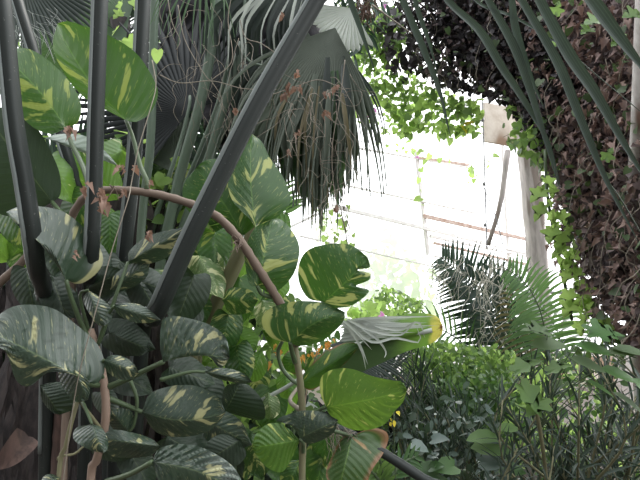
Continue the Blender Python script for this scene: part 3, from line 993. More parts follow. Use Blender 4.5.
frond(ap, PP([(500, 400, 6.4), (470, 350, 6.0), (430, 325, 5.8), (400, 330, 5.7)]), 26, .45, .018, 60, .25, 'frond_green')
frond(ap, PP([(505, 385, 6.4), (520, 330, 6.3), (510, 290, 6.3), (478, 268, 6.3)]), 30, .5, .024, 75, .2, 'fan_grey')
mb = MB()
tube(mb, [Vector((P(505, 400, 6.45).x, P(505, 400, 6.45).y, -.05)), P(503, 395, 6.42)], .07, .05, n=6)
mb.build('trunk', M['bank'], ap)
ap2 = empty('feather_palm', Vector((P(548, 420, 5.6).x, P(548, 420, 5.6).y, 0)), 'pale green feather palm with a curved comb-like frond beside the timber post', 'palm')
frond(ap2, PP([(556, 400, 5.6), (548, 350, 5.5), (540, 310, 5.45), (524, 282, 5.4), (505, 268, 5.4)]), 38, .55, .022, 88, .22, 'frond_green', vee=.05)
frond(ap2, PP([(548, 400, 5.6), (520, 350, 5.5), (512, 310, 5.5), (514, 286, 5.5)]), 26, .36, .015, 80, .5, 'fan_dry', vee=.05)
frond(ap2, PP([(556, 400, 5.6), (562, 350, 5.6), (548, 315, 5.7), (525, 296, 5.8)]), 24, .4, .015, 80, .3, 'fan_silver_lit', vee=.05)
mb = MB()
tube(mb, [Vector((P(552, 400, 5.65).x, P(552, 400, 5.65).y, -.05)), P(552, 398, 5.62)], .06, .04, n=6)
mb.build('trunk', M['bank'], ap2)
dv = empty('dry_vine_tangle', P(490, 330, 5.9), 'bleached tangle of dry stems draped over the feather palm tops', 'dry stems', kind='stuff')
mb = MB()
for k in range(90):
    x, y = random.choice([(random.uniform(432, 535), random.uniform(256, 278)), (random.uniform(432, 535), random.uniform(256, 282)), (random.uniform(470, 515), random.uniform(265, 335))])
    a = P(x, y, 5.85 + random.uniform(-.15, .2))
    pts = [a]
    for j in range(5):
        a = a + Vector((random.uniform(-.1, .1), random.uniform(-.06, .06), random.uniform(-.18, .03)))
        pts.append(a)
    tube(mb, pts, .0042, .003, n=12, seg=4)
mb.build('stems', M['bleached'], dv)

# small fan leaf, its white highlights put into the blade colour
sf = empty('dwarf_fan_palm', Vector((P(500, 420, 5).x, P(500, 420, 5).y, 0)), 'small fan leaf coloured pale for the light on it, in front of the feather palms', 'palm')
fan(sf, P(505, 398, 5.0), (-.25, -.2, .5), (0, -1, .5), .36, 22, 190, .6, .8, 'fan_silver_lit', pleat=.4)
fan(sf, P(485, 415, 5.05), (-.4, -.2, .4), (0, -1, .5), .4, 22, 190, .6, .8, 'fan_green', pleat=.4)
stem(sf, [(505, 398, 5.0), (506, 440, 5.02), (505, 500, 5.0)], 3, 'petiole', 'stalk', ground=True)

# undergrowth backing (closes the view below the glazing)
mass('undergrowth', 'dense dark undergrowth filling the lower middle behind the bushes', 'undergrowth',
     [(300, 345), (345, 320), (400, 330), (450, 345), (520, 365), (560, 420), (700, 440), (700, 560), (300, 560)], 2400, lambda x, y: 5.7 - (y - 340) / 140 * 1.0 + max(0, x - 420) / 280 * 1.2, .11, 'bush_green', T=T_OVAL,
     bulk=[(300, 400), (400, 400), (460, 400), (520, 405), (560, 450), (700, 460), (700, 560), (300, 560)], bmat='shade_fill', second=(1100, 'ivy_green', 1.0))
mass('bush', 'sunlit small-leaved bush under the pale feather palm, left of the maple-shaped leaves', 'bush',
     [(400, 335), (430, 335), (470, 345), (515, 350), (520, 380), (480, 420), (440, 400), (405, 380)], 1100, 5.2, .075, 'ivy_green', T=T_OVAL, second=(700, 'ivy_lime', .9))
mass('bush', 'airy bright bush against the glazing beyond the silvery dead leaf', 'bush',
     [(365, 300), (385, 285), (420, 300), (425, 325), (390, 345), (350, 330)], 420, 6.0, .08, 'ivy_green', T=T_OVAL, second=(420, 'ivy_lime', .9))
mass('bush', 'mid green leafy bush between the tufted shrub and the small pale fan leaf', 'bush',
     [(430, 385), (480, 360), (530, 380), (530, 440), (480, 480), (440, 430)], 700, 4.7, .075, 'bush_green', T=T_OVAL, second=(300, 'ivy_green', 1.0))
mass('bush', 'loose green bush behind the narrow-leaved shrub at the right edge', 'bush',
     [(560, 350), (600, 335), (640, 345), (610, 400), (700, 430), (700, 520), (540, 520), (545, 400)], 520, 3.7, .07, 'bush_green', T=T_OVAL, second=(300, 'ivy_dull', 1.0))
spray_b = mass('flowering_bush', 'low bush with yellow-green leaves and a violet flower above the silvery dead leaf', 'bush',
     [(350, 305), (380, 300), (400, 312), (380, 330), (345, 330)], 80, 5.2, .09, 'ivy_lime', T=T_HEART)
spray('flower', T_OVAL, None, 3, 5.1, .07, M['pink'], spray_b, clump=[(381, 311), (382, 315), (380, 318)], dj=.03)


def rosette(mb, c, axis, n, L, w, spread=1.0, droop=.3, up=.25):
    axis = Vector(axis).normalized()
    s1 = axis.orthogonal().normalized()
    s2 = axis.cross(s1)
    for i in range(n):
        a = i * 2.4 + random.uniform(-.2, .2)
        el = up + (1 - i / n) * spread
        d = (axis * math.cos(el) + (s1 * math.cos(a) + s2 * math.sin(a)) * math.sin(el)).normalized()
        p = Vector(c) + axis * (i / n * L * .3)
        ps = [p]
        l2 = L * random.uniform(.7, 1.15)
        for k in range(3):
            ps.append(ps[-1] + d * l2 / 3)
            d = (d + Vector((0, 0, -droop * .5))).normalized()
        strap(mb, ps, w, n=3, fold=.4, face=(axis + rv(.3)), prof=lambda x: (.6 + x if x < .4 else 1 - ((x - .4) / .6) ** 1.5 * .95))


def leafy_shrub(name, label, root, heads, L, w, mat, nl=26, smat='stem_olive', spread=1.0, droop=.25, sr=.008, lean=.35):
    """branching shrub: upright twigs, each with narrow leaves set along it and a tuft at its end"""
    e = empty(name, root, label, 'shrub')
    ms = MB(); ml = MB()
    for (x, y, d) in heads:
        p = P(x, y, d)
        q = Vector(root).lerp(p, .45) + Vector((random.uniform(-.12, .12), random.uniform(-.12, .12), -.05))
        q.z = max(q.z, .15)
        p2 = p - Vector((random.uniform(-lean, lean) * .5, random.uniform(-lean, lean) * .4, .3))
        c = [root, q, p2, p]
        tube(ms, c, sr * 1.4, sr * .5, n=14, seg=6)
        cc = catmull(c, 40)
        ph = random.uniform(0, 6)
        for i in range(nl):
            u = i / nl
            j = int(18 + 22 * u)
            b = cc[min(j, 40)]
            t_ = (cc[min(j + 1, 40)] - cc[min(j, 40) - 1]).normalized()
            a = ph + i * 2.4
            s1 = t_.orthogonal().normalized(); s2 = t_.cross(s1)
            el = spread * (1.05 - .75 * u) + random.uniform(-.15, .15)
            d0 = (t_ * math.cos(el) + (s1 * math.cos(a) + s2 * math.sin(a)) * math.sin(el)).normalized()
            ll = L * random.uniform(.65, 1.2)
            ps = [b]
            for k in range(4):
                ps.append(ps[-1] + d0 * ll / 4)
                d0 = (d0 + Vector((0, 0, -droop * .35)) + rv(.06)).normalized()
            strap(ml, ps, w * random.uniform(.7, 1.2), n=4, fold=.4, face=(t_ + rv(.4)), prof=lambda x: (.4 + x * 1.5 if x < .4 else 1 - ((x - .4) / .6) ** 1.5 * .96))
    ms.build('stem', M[smat], e)
    ml.build('foliage', M[mat], e)
    return e


HB = [(500, 400), (520, 420), (535, 375), (548, 350), (560, 395), (575, 360), (585, 420), (600, 380), (615, 350), (630, 390), (545, 440), (570, 455), (605, 450), (635, 430), (650, 360), (515, 455), (540, 410), (590, 345), (620, 415), (560, 425)]
heads = [(x + random.uniform(-12, 12), y + random.uniform(-10, 10), random.uniform(2.5, 3.2)) for x, y in HB * 2][:36]
leafy_shrub('narrow_leaved_shrub', 'large dark shrub with narrow leathery leaves in the lower right corner', Vector((P(575, 470, 3.0).x, P(575, 470, 3.0).y, 0)), heads, .17, .0085, 'narrow_dark', 30)
HB = [(420, 410), (436, 395), (450, 412), (430, 430), (455, 440), (468, 425), (412, 440), (445, 455), (475, 450), (462, 402), (484, 410), (490, 440)]
heads = [(x + random.uniform(-6, 6), y + random.uniform(-6, 6), random.uniform(3.3, 3.9)) for x, y in HB * 2]
leafy_shrub('narrow_leaved_shrub', 'upright tufted shrub with grassy leaves in the bottom centre, right of the yellow flower', Vector((P(452, 470, 3.6).x, P(452, 470, 3.6).y, 0)), heads, .26, .0075, 'narrow_dark', 26, spread=.7, droop=.15)
HB = [(395, 360), (412, 350), (425, 372), (405, 385), (440, 385), (385, 380), (372, 365), (430, 400), (410, 420)]
heads = [(x + random.uniform(-5, 5), y + random.uniform(-5, 5), random.uniform(4.3, 4.9)) for x, y in HB * 2]
leafy_shrub('narrow_leaved_shrub', 'dark tufted shrub just below the tip of the silvery dead leaf', Vector((P(408, 400, 4.6).x, P(408, 400, 4.6).y, 0)), heads, .3, .01, 'bush_dark', 26, spread=.8, droop=.4)

# lobed-leaf sapling (maple-shaped leaves), top lit
ms_ = empty('lobed_leaf_sapling', Vector((P(545, 470, 2.7).x, P(545, 470, 2.7).y, 0)), 'sapling with broad lobed green leaves standing over the narrow-leaved shrub', 'sapling')
stem(ms_, [(530, 385, 2.45), (540, 430, 2.5), (548, 500, 2.6)], 4, 'stem_olive', 'stem', ground=True)
for (x, y, s, dv_, m_) in [(520, 385, .2, (.5, -.3, -.8), 'ivy_green'), (515, 372, .17, (.9, -.2, .5), 'ivy_green'), (543, 398, .16, (-.6, -.3, -.4), 'ivy_green'), (548, 372, .14, (.6, -.3, .3), 'ivy_green'),
                           (530, 345, .2, (1, -.2, .1), 'ivy_dull'), (575, 345, .22, (1, -.2, -.15), 'bush_green'), (612, 348, .2, (1, -.3, -.1), 'ivy_dull'), (590, 332, .18, (1, -.2, .05), 'bush_green'), (570, 358, .2, (1, -.3, -.3), 'ivy_dull'),
                           (600, 368, .2, (1, -.3, -.3), 'bush_green'), (585, 380, .17, (1, -.4, -.5), 'bush_green'), (612, 392, .2, (.8, -.3, -.5), 'ivy_dull'), (632, 378, .18, (.6, -.3, -.6), 'bush_green'), (548, 332, .16, (-.8, -.2, .2), 'ivy_dull'), (640, 352, .2, (-1, -.2, .1), 'ivy_dull')]:
    q = P(x, y, 2.42)
    lf = scatter('leaf', T_IVY if x < 550 and y > 360 else T_MAPLE if y < 340 else T_OVAL, [q], [Vector(dv_)], [Vector((.1, -.45, .8)) + rv(.2)], [s * .85], M[m_], ms_)
    mb = MB()
    tube(mb, [q, q.lerp(P(540, 425, 2.5), .5) + Vector((0, 0, .04)), P(540, 428, 2.5)], .0025, n=8, seg=5)
    c = mb.build('petiole', M['petiole'], None); c.parent = lf
# low broad leaves at the bottom edge
lb = empty('broadleaf_plant', Vector((P(470, 480, 2.9).x, P(470, 480, 2.9).y, 0)), 'low plant with broad leaves, a few coloured silvery for sheen, at the bottom edge right of the dark sloping stem', 'plant')
stem(lb, [(465, 470, 2.9), (468, 520, 2.95)], 4, 'petiole', 'stem', ground=True)
for (x, y, s, dv_, m_) in [(455, 466, .14, (-.9, -.3, .0), 'bush_green'), (480, 462, .16, (.9, -.2, .1), 'glint_leaf'), (500, 468, .14, (.9, -.3, .0), 'bush_green'), (430, 468, .09, (.6, -.4, .3), 'bush_green'), (440, 474, .2, (-.9, -.3, -.1), 'bush_green'),
                           (498, 436, .2, (-1, -.3, .05), 'ivy_green'), (470, 448, .26, (1, -.2, .1), 'ivy_green'), (518, 428, .14, (-.8, -.3, .1), 'ivy_green'), (412, 444, .1, (.8, -.4, -.2), 'glint_leaf'), (432, 440, .1, (.6, -.4, .2), 'glint_leaf')]:
    q = P(x, y, 2.85)
    lf = scatter('leaf', T_OVAL if m_ == 'ivy_green' else T_HEART, [q], [Vector(dv_)], [Vector((.1, -.5, .8))], [s], M[m_], lb)
    mb = MB()
    tube(mb, [q, q.lerp(P(465, 485, 2.9), .5) + Vector((0, 0, .03)), P(465, 485, 2.9)], .003, n=8, seg=5)
    c = mb.build('petiole', M['petiole'], None); c.parent = lf

mass('bush', 'pale lime bush added for the bright gaps between the twigs of the narrow-leaved shrub', 'bush',
     [(520, 370), (560, 350), (600, 380), (640, 420), (640, 470), (500, 470), (500, 400)], 420, 4.5, .08, 'ivy_lime', T=T_OVAL)  # bush added to put pale brightness behind the dark twigs
mass('glint_leaved_bush', 'bush of small leaves coloured silvery as highlights low in the shade between the yellow flower and the low broad leaves', 'bush',
     [(395, 420), (420, 400), (470, 380), (500, 420), (500, 490), (400, 490)], 170, 3.2, .055, 'glint_leaf', T=T_OVAL, second=(90, 'bush_dark', 1.1))
# ================================================================== foreground stalks
CH = []
for k_ in range(16):      # squarish channelled cross-section
    a_ = 2 * math.pi * k_ / 16 + .25
    CH.append(.86 / (abs(math.cos(a_)) ** 5 + abs(math.sin(a_)) ** 5) ** .2)


def stalk(label, pts, w, mat='stalk_dark', w1=None, lit_edge=True, ground=True, name='palm_stalk'):
    d = pts[0][2]
    q = PP(pts)
    e = q[-1].copy()
    if ground:
        e = q[-1] + (q[-1] - q[-2]).normalized() * 0.4
        e = Vector((e.x, e.y + .1, -.03))
        q.append(e)
    base = Vector((q[-1].x, q[-1].y, max(0, q[-1].z)))
    o = empty(name, base, label, 'palm stalk')
    r0, r1 = w / 2 / FPX * d, (w1 or w) / 2 / FPX * d
    mb = MB()
    tube(mb, q, r0, r1, n=46, seg=16, profile=CH)
    mb.build('stalk', M[mat], o)
    if lit_edge:   # raised left margin, its lit side painted paler than the stalk face
        mb = MB()
        c = catmull(q, 46)
        off = []
        for i, p in enumerate(c):
            t_ = (c[min(i + 1, 46)] - c[max(i - 1, 0)]).normalized()
            s = t_.cross((CAM - p).normalized()).normalized()
            if s.x > 0: s = -s
            r = r0 + (r1 - r0) * i / 46
            off.append(p + s * r * .82 + (CAM - p).normalized() * r * .42)
        nn_ = 34
        tube(mb, off[:nn_], r0 * .27, r1 * .27, n=46, seg=8)
        mb.build('margin', M['lit_edge'], o)
    return o


M['lit_edge'] = stalk_mat('stalk_lit_margin', (0.13, 0.15, 0.145), (0.2, 0.23, 0.22), .4)
stalk('straight dark palm stalk crossing in front of the large backlit leaf', [(101, -40, 1.9), (100, 0, 1.9), (96, 120, 1.9), (94, 200, 1.92), (91, 262, 1.97), (88, 330, 2.4)], 15, w1=15)
stalk('dark palm stalk leaning right along the far left edge of the picture', [(-6, -40, 1.7), (2, 0, 1.7), (14, 120, 1.72), (24, 180, 1.75), (36, 260, 1.85), (48, 340, 2.4)], 16, w1=24)
stalk('slim dark palm stalk passing behind the two backlit leaves', [(6, -40, 2.9), (17, 0, 2.9), (36, 60, 2.9), (70, 165, 2.9), (92, 240, 3.0), (105, 330, 3.1)], 11, w1=12)
stalk('dark palm stalk beside the small heart-shaped leaf, second of the upright pair', [(144, -40, 2.3), (143, 0, 2.3), (137, 120, 2.3), (130, 200, 2.32), (122, 275, 2.38), (118, 340, 2.6)], 14, w1=15)
stalk('thick dark palm stalk slanting down to the left across the centre of the foliage', [(345, -50, 1.95), (315, 2, 1.95), (262, 94, 1.9), (220, 176, 1.88), (186, 246, 1.88), (156, 314, 1.95), (140, 350, 2.3)], 17, w1=21)
stalk('short olive palm stalk behind the brown vine, parallel to the thick slanting one', [(262, 205, 2.55), (246, 240, 2.55), (228, 280, 2.6), (212, 312, 2.65), (190, 360, 2.7)], 15, 'stem_olive', lit_edge=False)
stalk('slim grey-green stalk to the right of the upright pair', [(156, -40, 3.3), (153, 60, 3.3), (150, 150, 3.3), (140, 250, 3.35)], 8, 'stalk_green', lit_edge=False)

# dark stem running down to the right at the bottom
o = empty('bare_liana', P(420, 478, 2.3), 'dark bare stem sloping down to the right at the bottom centre', 'stem')
stem(o, [(322, 424, 2.35), (345, 432, 2.3), (375, 448, 2.28), (425, 480, 2.25), (470, 512, 2.3)], 9, 'stalk_dark', 'stem', w1=11, ground=True)
mb = MB()
for k in range(60):
    x = random.uniform(325, 352); y = 428 + (x - 325) * .3 + random.uniform(-6, 8)
    p = P(x, y, 2.25)
    tube(mb, [p, p + rv(.03), p + rv(.03) + Vector((0, 0, -random.uniform(.02, .1)))], .0012, n=5, seg=4)
mb.build('root_hair', M['thread'], o)

# ================================================================== pothos plants
GROUP = 'variegated climbing pothos plants'
v1 = empty('climbing_pothos', Vector((-.95, 2.0, 0)), 'climbing pothos on a horizontal brown vine with huge backlit leaves at the upper left', 'climbing plant', GROUP)
stem(v1, [(70, 228, 2.1), (74, 212, 2.08), (88, 195, 2.05), (110, 190, 2.02), (150, 193, 2.0), (185, 202, 2.0), (215, 215, 2.0), (238, 238, 2.02), (258, 268, 2.05), (280, 303, 2.1), (292, 325, 2.12), (298, 345, 2.15)], 7.5, 'vine_brown', 'vine', n=60, w1=9, ridge=.1)
mb = MB()
tube(mb, PP([(70, 228, 2.1), (74, 260, 2.15), (70, 330, 2.2)]) + [Vector((-1.0, 2.1, -.03))], .014, .02, n=20, ridge=.08)
mb.build('vine', M['vine_brown'], v1)
leaf(v1, (126, 120), (57, 24), [(110, 112), (85, 98), (66, 76), (53, 48)], [(136, 122), (150, 113), (158, 95), (153, 78), (136, 53), (110, 36), (78, 24), (66, 21)], 2.1, 'pothos_hi', dt=2.25, tilt=-.05, bend=-.06,
     petiole=[(133, 138, 2.08), (140, 165, 2.04), (147, 182, 2.0), (146, 192, 2.0)], pr=2.3)
leaf(v1, (66, 128), (4, 56), [(50, 134), (30, 125), (14, 105), (2, 80)], [(78, 122), (81, 106), (74, 88), (55, 66), (36, 52), (20, 48)], 2.3, 'pothos_hi', dt=2.3, tilt=.05, bend=.04,
     petiole=[(72, 145, 2.25), (80, 160, 2.2), (88, 180, 2.08), (90, 194, 2.06)], pr=2.5)
leaf(v1, (52, 202), (-18, 110), [(30, 215), (0, 214), (-25, 190), (-30, 150)], [(60, 195), (60, 175), (50, 150), (35, 126), (12, 112), (-5, 106)], 2.4, 'pothos_dark', dt=2.3, petiole=[(60, 212, 2.3), (68, 224, 2.1)], pr=2.5)
# the pair behind the slanting stalk
leaf(v1, (243, 236), (196, 168), [(222, 222), (198, 218), (184, 204), (184, 184)], [(262, 218), (262, 190), (246, 172), (222, 160), (206, 160)], 2.25, 'pothos_mid', dt=2.3, bend=.03, petiole=[(238, 243, 2.1), (236, 238, 2.03)])
leaf(v1, (258, 238), (252, 134), [(252, 222), (232, 200), (228, 175), (236, 150)], [(262, 224), (276, 218), (289, 205), (290, 195), (282, 175), (270, 158), (262, 142)], 2.2, 'pothos_mid', dt=2.3, tilt=.06, bend=-.04,
     petiole=[(259, 262, 2.12), (262, 274, 2.06)], pr=2.2)
leaf(v1, (257, 286), (272, 219), [(250, 286), (246, 270), (245, 250), (255, 228)], [(272, 293), (288, 282), (297, 266), (299, 245), (290, 228), (280, 219)], 2.05, 'pothos_mid', dt=2.15, tilt=.05, fold=.06, quilt=.006,
     petiole=[(262, 294, 2.07), (272, 297, 2.1)])
mb = MB()
for (x, y) in [(238, 240), (112, 188), (205, 208)]:
    mb = MB()
    p = P(x, y, 1.99)
    for k in range(12 if x == 238 else 5):
        tube(mb, [p, p + rv(.02), p + rv(.03) + Vector((0, 0, -.03))], .0016, n=5, seg=4)
    mb.build('aerial_root', M['vine_brown'], v1)

v2 = empty('climbing_pothos', Vector((P(302, 470, 2.2).x, P(302, 470, 2.2).y, 0)), 'climbing pothos on an upright tan stem with round leaves against the bright glazing', 'climbing plant', GROUP)
stem(v2, [(291, 318, 2.16), (294, 345, 2.16), (300, 380, 2.16), (303, 430, 2.16), (302, 485, 2.16)], 7, 'stem_olive', 'stem', ground=True, ridge=.06)
leaf(v2, (323, 302), (368, 258), [(308, 298), (299, 282), (299, 264), (308, 250), (328, 244), (346, 244), (358, 249)],
     [(334, 308), (350, 306), (362, 299), (369, 290), (356, 286), (369, 280), (369, 273), (352, 270), (369, 268), (369, 262)], 2.1, 'pothos_mid', dt=2.05, bend=.03, quilt=.005, n=60,
     petiole=[(316, 312, 2.12), (306, 322, 2.15), (296, 335, 2.16)], pr=2.2)
leaf(v2, (290, 343), (345, 312), [(272, 338), (262, 325), (264, 313), (278, 305), (300, 301), (325, 303)], [(300, 346), (320, 342), (336, 330), (344, 320)], 2.02, 'pothos_mid', dt=2.0, fold=.09, bend=-.08, arch=.05,
     petiole=[(292, 352, 2.1), (295, 362, 2.15)], pr=2.4)
leaf(v2, (326, 407), (407, 390), [(320, 392), (322, 376), (335, 369), (352, 369), (372, 376), (390, 380), (402, 382)], [(332, 418), (350, 429), (368, 430), (385, 424), (394, 412), (403, 402)], 2.15, 'pothos_sun', dt=2.0, bend=.02, quilt=.006,
     petiole=[(316, 412, 2.18), (306, 420, 2.17)], pr=2)
leaf(v2, (300, 440), (252, 448), [(283, 425), (268, 424), (256, 434)], [(292, 458), (282, 472), (268, 468), (258, 458)], 2.08, 'pothos_sun', dt=2.0, quilt=.006,
     petiole=[(303, 444, 2.14), (303, 452, 2.16)])
leaf(v2, (300, 438), (338, 420), [(290, 424), (276, 420), (300, 411), (322, 412)], [(308, 444), (322, 440), (334, 432)], 2.02, 'pothos_glossy', dt=1.98)
leaf(v2, (352, 436), (338, 492), [(342, 438), (334, 452), (326, 475)], [(372, 428), (388, 434), (384, 452), (372, 470), (362, 490)], 2.25, 'pothos_dying', dt=2.15, petiole=[(330, 430, 2.2), (304, 425, 2.17)])
# curved pale branch with an ageing leaf
stem(v2, [(300, 385, 2.2), (292, 380, 2.25), (282, 368, 2.3), (278, 352, 2.3), (283, 340, 2.28)], 4, 'petiole', 'side_shoot', n=16)
leaf(v2, (300, 385), (362, 344), [(305, 372), (325, 352), (345, 343)], [(312, 390), (330, 378), (350, 358)], 2.4, 'pothos_brown', dt=2.4, fold=.08, petiole=[(290, 400, 2.3), (300, 410, 2.18)], pmat='thread')

# ageing leaf with the silver dead fan lying over it
og = empty('old_broad_leaf', P(340, 345, 2.4), 'long old green leaf with a yellow and brown tip draped with silver dead strands', 'leaf')
leaf(og, (330, 352), (443, 326), [(350, 338), (385, 320), (415, 313), (436, 316)], [(345, 376), (375, 366), (405, 352), (428, 345), (441, 336)], 2.45, 'old_leaf', dt=2.35, fold=.08, quilt=.003)
df = empty('dead_fan_leaf', P(345, 325, 2.35), 'silvery dead fan leaf with loose strands lying over the long old green leaf', 'dry leaf')
mb = MB()
for k in range(26):
    y0 = 322 + k * .75
    x1 = random.uniform(395, 440) - max(0, k - 12) * 3
    y1 = 312 + k * .8 + random.uniform(-1, 4)
    strap(mb, PP([(341 + random.uniform(-2, 4), y0, 2.36), (370, 318 + k * .8, 2.3), (x1, y1 + 3, 2.32)]), .0055, n=8)
mb.build('blade', M['fan_silver_lit'], df)
mb = MB()
for pts in ([(330, 310), (345, 325), (360, 345), (368, 365)], [(336, 312), (352, 332), (362, 352), (366, 370)], [(345, 318), (370, 330), (400, 335), (415, 322), (424, 330)],
            [(350, 325), (372, 342), (395, 338), (420, 342), (416, 325)], [(362, 328), (378, 340), (386, 352), (384, 358)], [(326, 308), (350, 326), (372, 350)], [(375, 326), (400, 330), (418, 322), (425, 338)]):
    strap(mb, PP([(x, y, 2.26 + random.uniform(-.03, .03)) for x, y in pts]), .006, n=14)
mb.build('loose_strand', M['fan_silver_lit'], df)
mb = MB()
tube(mb, PP([(432, 330, 2.35), (385, 340, 2.4), (352, 346, 2.42), (325, 362, 2.45), (290, 385, 2.5), (262, 400, 2.5)]), .012, .01, n=20)
mb.build('stalk', M['fan_silver_lit'], df)
# a dark fan blade drooping under it
fd = empty('drooping_fan_leaf', P(420, 340, 3.0), 'dark drooping fan leaf under the yellow tip, ending beside the yellow flower', 'palm leaf')
fan(fd, P(330, 345, 2.9), (1, .2, -.25), (0, -1, .5), .62, 26, 70, .55, .8, 'fan_dark')
mb = MB()
tube(mb, PP([(330, 345, 2.9), (300, 400, 2.8), (290, 470, 2.7)]) + [Vector((P(290, 470, 2.7).x, P(290, 470, 2.7).y, -.03))], .012, .014, n=14)
mb.build('stalk', M['petiole'], fd)

# lower left plant
v3 = empty('climbing_pothos', Vector((P(98, 470, 1.9).x, P(98, 470, 1.9).y, 0)), 'climbing pothos on a smooth tan stem with blue-green cream-streaked leaves at the lower left', 'climbing plant', GROUP)
stem(v3, [(90, 330, 1.98), (98, 355, 1.95), (103, 378, 1.92), (106, 405, 1.9), (104, 432, 1.9), (96, 462, 1.9), (90, 490, 1.9)], 8, 'vine_tan', 'stem', ground=True, ridge=.03, n=40)
leaf(v3, (66, 280), (6, 212), [(52, 250), (36, 240), (18, 226)], [(80, 284), (98, 272), (103, 256), (90, 234), (64, 212), (36, 206), (18, 207)], 1.85, 'pothos_glossy', dt=1.8, tilt=.06, fold=.07, bend=.05, arch=.05,
     petiole=[(72, 300, 1.88), (84, 330, 1.93), (96, 352, 1.95)], pr=2.6)
leaf(v3, (78, 376), (-12, 330), [(50, 372), (30, 386), (16, 380), (6, 352), (-8, 345)], [(96, 384), (105, 368), (98, 345), (78, 326), (52, 308), (20, 305), (0, 314)], 1.72, 'pothos_glossy', dt=1.7, tilt=.04, fold=.06, quilt=.007,
     petiole=[(88, 384, 1.85), (102, 385, 1.92)], pr=2.6)
leaf(v3, (72, 362), (88, 400), [(58, 372), (66, 392), (76, 402)], [(84, 372), (90, 388)], 1.75, 'pothos_glossy', dt=1.75)
leaf(v3, (40, 385), (60, 415), [(42, 400), (52, 412)], [(60, 382), (78, 392), (74, 408)], 1.95, 'pothos_dark')
leaf(v3, (163, 362), (230, 358), [(160, 345), (162, 322), (172, 316), (192, 319), (212, 326), (226, 338)], [(176, 358), (192, 350), (206, 352), (220, 368)], 1.8, 'pothos_glossy', dt=1.75, fold=.05, bend=-.06, quilt=.008, arch=.05,
     petiole=[(150, 368, 1.85), (125, 380, 1.9), (106, 388, 1.92)], pr=3)
leaf(v3, (128, 262), (192, 226), [(130, 250), (148, 236), (170, 230)], [(146, 264), (166, 258), (180, 244)], 2.05, 'pothos_glossy', dt=2.0, fold=.06, petiole=[(118, 290, 2.0), (100, 340, 1.97)])
leaf(v3, (142, 412), (226, 412), [(150, 394), (172, 386), (196, 386), (216, 396)], [(156, 432), (180, 437), (204, 433), (217, 424)], 1.95, 'pothos_glossy', dt=1.95, bend=.1, fold=.06, petiole=[(125, 405, 1.95), (108, 398, 1.93)], pr=2.5)
leaf(v3, (152, 462), (248, 500), [(160, 448), (186, 444), (212, 452), (236, 470)], [(165, 492), (200, 510), (230, 512)], 1.6, 'pothos_glossy', dt=1.5, fold=.05, bend=-.08, quilt=.009, arch=.05, petiole=[(130, 474, 1.7), (106, 482, 1.85)], pr=3)
leaf(v3, (160, 446), (98, 438), [(150, 456), (128, 458), (110, 455)], [(150, 438), (130, 432), (112, 430)], 1.85, 'pothos_glossy', dt=1.85, fold=.05)
# small leaves
for b, t_, L_, R_, d_, m_, pet in [
    ((88, 290), (104, 326), [(83, 300), (92, 318), (98, 325)], [(98, 296), (111, 308), (111, 321)], 1.9, 'pothos_glossy', [(80, 296, 1.93), (88, 330, 1.97)]),
    ((114, 306), (161, 320), [(122, 303), (138, 304), (152, 312)], [(118, 314), (132, 322), (148, 323)], 1.85, 'pothos_glossy', [(105, 322, 1.93), (98, 345, 1.96)]),
    ((104, 360), (139, 373), [(112, 355), (124, 357), (134, 364)], [(106, 370), (118, 379), (132, 379)], 1.8, 'pothos_glossy', [(100, 370, 1.88), (104, 380, 1.92)]),
    ((92, 424), (103, 453), [(76, 428), (74, 440), (90, 450)], [(102, 428), (108, 440), (107, 450)], 1.75, 'pothos_glossy', [(84, 405, 1.8), (79, 398, 1.85)]),
    ((128, 432), (112, 410), [(114, 430), (109, 420)], [(134, 425), (132, 412), (122, 408)], 1.95, 'pothos_glossy', [(134, 425, 1.95), (137, 400, 1.95), (130, 380, 1.95)]),
    ((60, 478), (40, 484), [(52, 474), (44, 476)], [(56, 488), (46, 490)], 1.8, 'pothos_glossy', None),
    ((225, 412), (240, 383), [(222, 400), (226, 386)], [(262, 420), (263, 402), (250, 386)], 2.3, 'pothos_dark', [(232, 430, 2.3), (235, 480, 2.3)]),
    ((205, 372), (252, 382), [(214, 368), (232, 369), (246, 375)], [(216, 378), (232, 382), (244, 384)], 2.0, 'pothos_glossy', [(190, 372, 1.98), (160, 380, 1.95)]),
    ((160, 240), (185, 262), [(160, 255), (172, 262)], [(170, 238), (184, 245)], 2.4, 'pothos_dark', None),
    ((36, 285), (75, 318), [(34, 300), (50, 318)], [(50, 275), (74, 290), (80, 306)], 2.2, 'pothos_dark', [(50, 330, 2.2)]),
    ((85, 290), (125, 270), [(88, 278), (104, 266)], [(100, 294), (116, 286)], 2.15, 'pothos_dark', None),
    ((110, 290), (150, 262), [(114, 276), (130, 264)], [(126, 290), (146, 278)], 2.1, 'pothos_glossy', None),
    ((95, 345), (60, 380), [(76, 340), (60, 358)], [(100, 365), (84, 382)], 2.3, 'pothos_dark', None),
    ((115, 335), (150, 350), [(124, 325), (144, 334)], [(118, 348), (138, 356)], 2.1, 'pothos_dark', None),
    ((205, 420), (252, 445), [(214, 408), (240, 420)], [(205, 438), (226, 452)], 2.2, 'pothos_glossy', None),
    ((240, 440), (205, 462), [(222, 434), (206, 444)], [(246, 456), (228, 470)], 2.15, 'pothos_dark', None),
    ((200, 300), (172, 330), [(186, 296), (172, 310)], [(204, 318), (190, 332)], 2.3, 'pothos_dark', None),
    ((180, 290), (205, 325), [(176, 306), (190, 324)], [(196, 286), (212, 304)], 2.5, 'pothos_mid', None)]:
    leaf(v3, b, t_, L_, R_, d_, m_, dt=d_ - .03, fold=.03, quilt=.003, arch=.02, n=20, m=5, petiole=pet, pr=1.8)
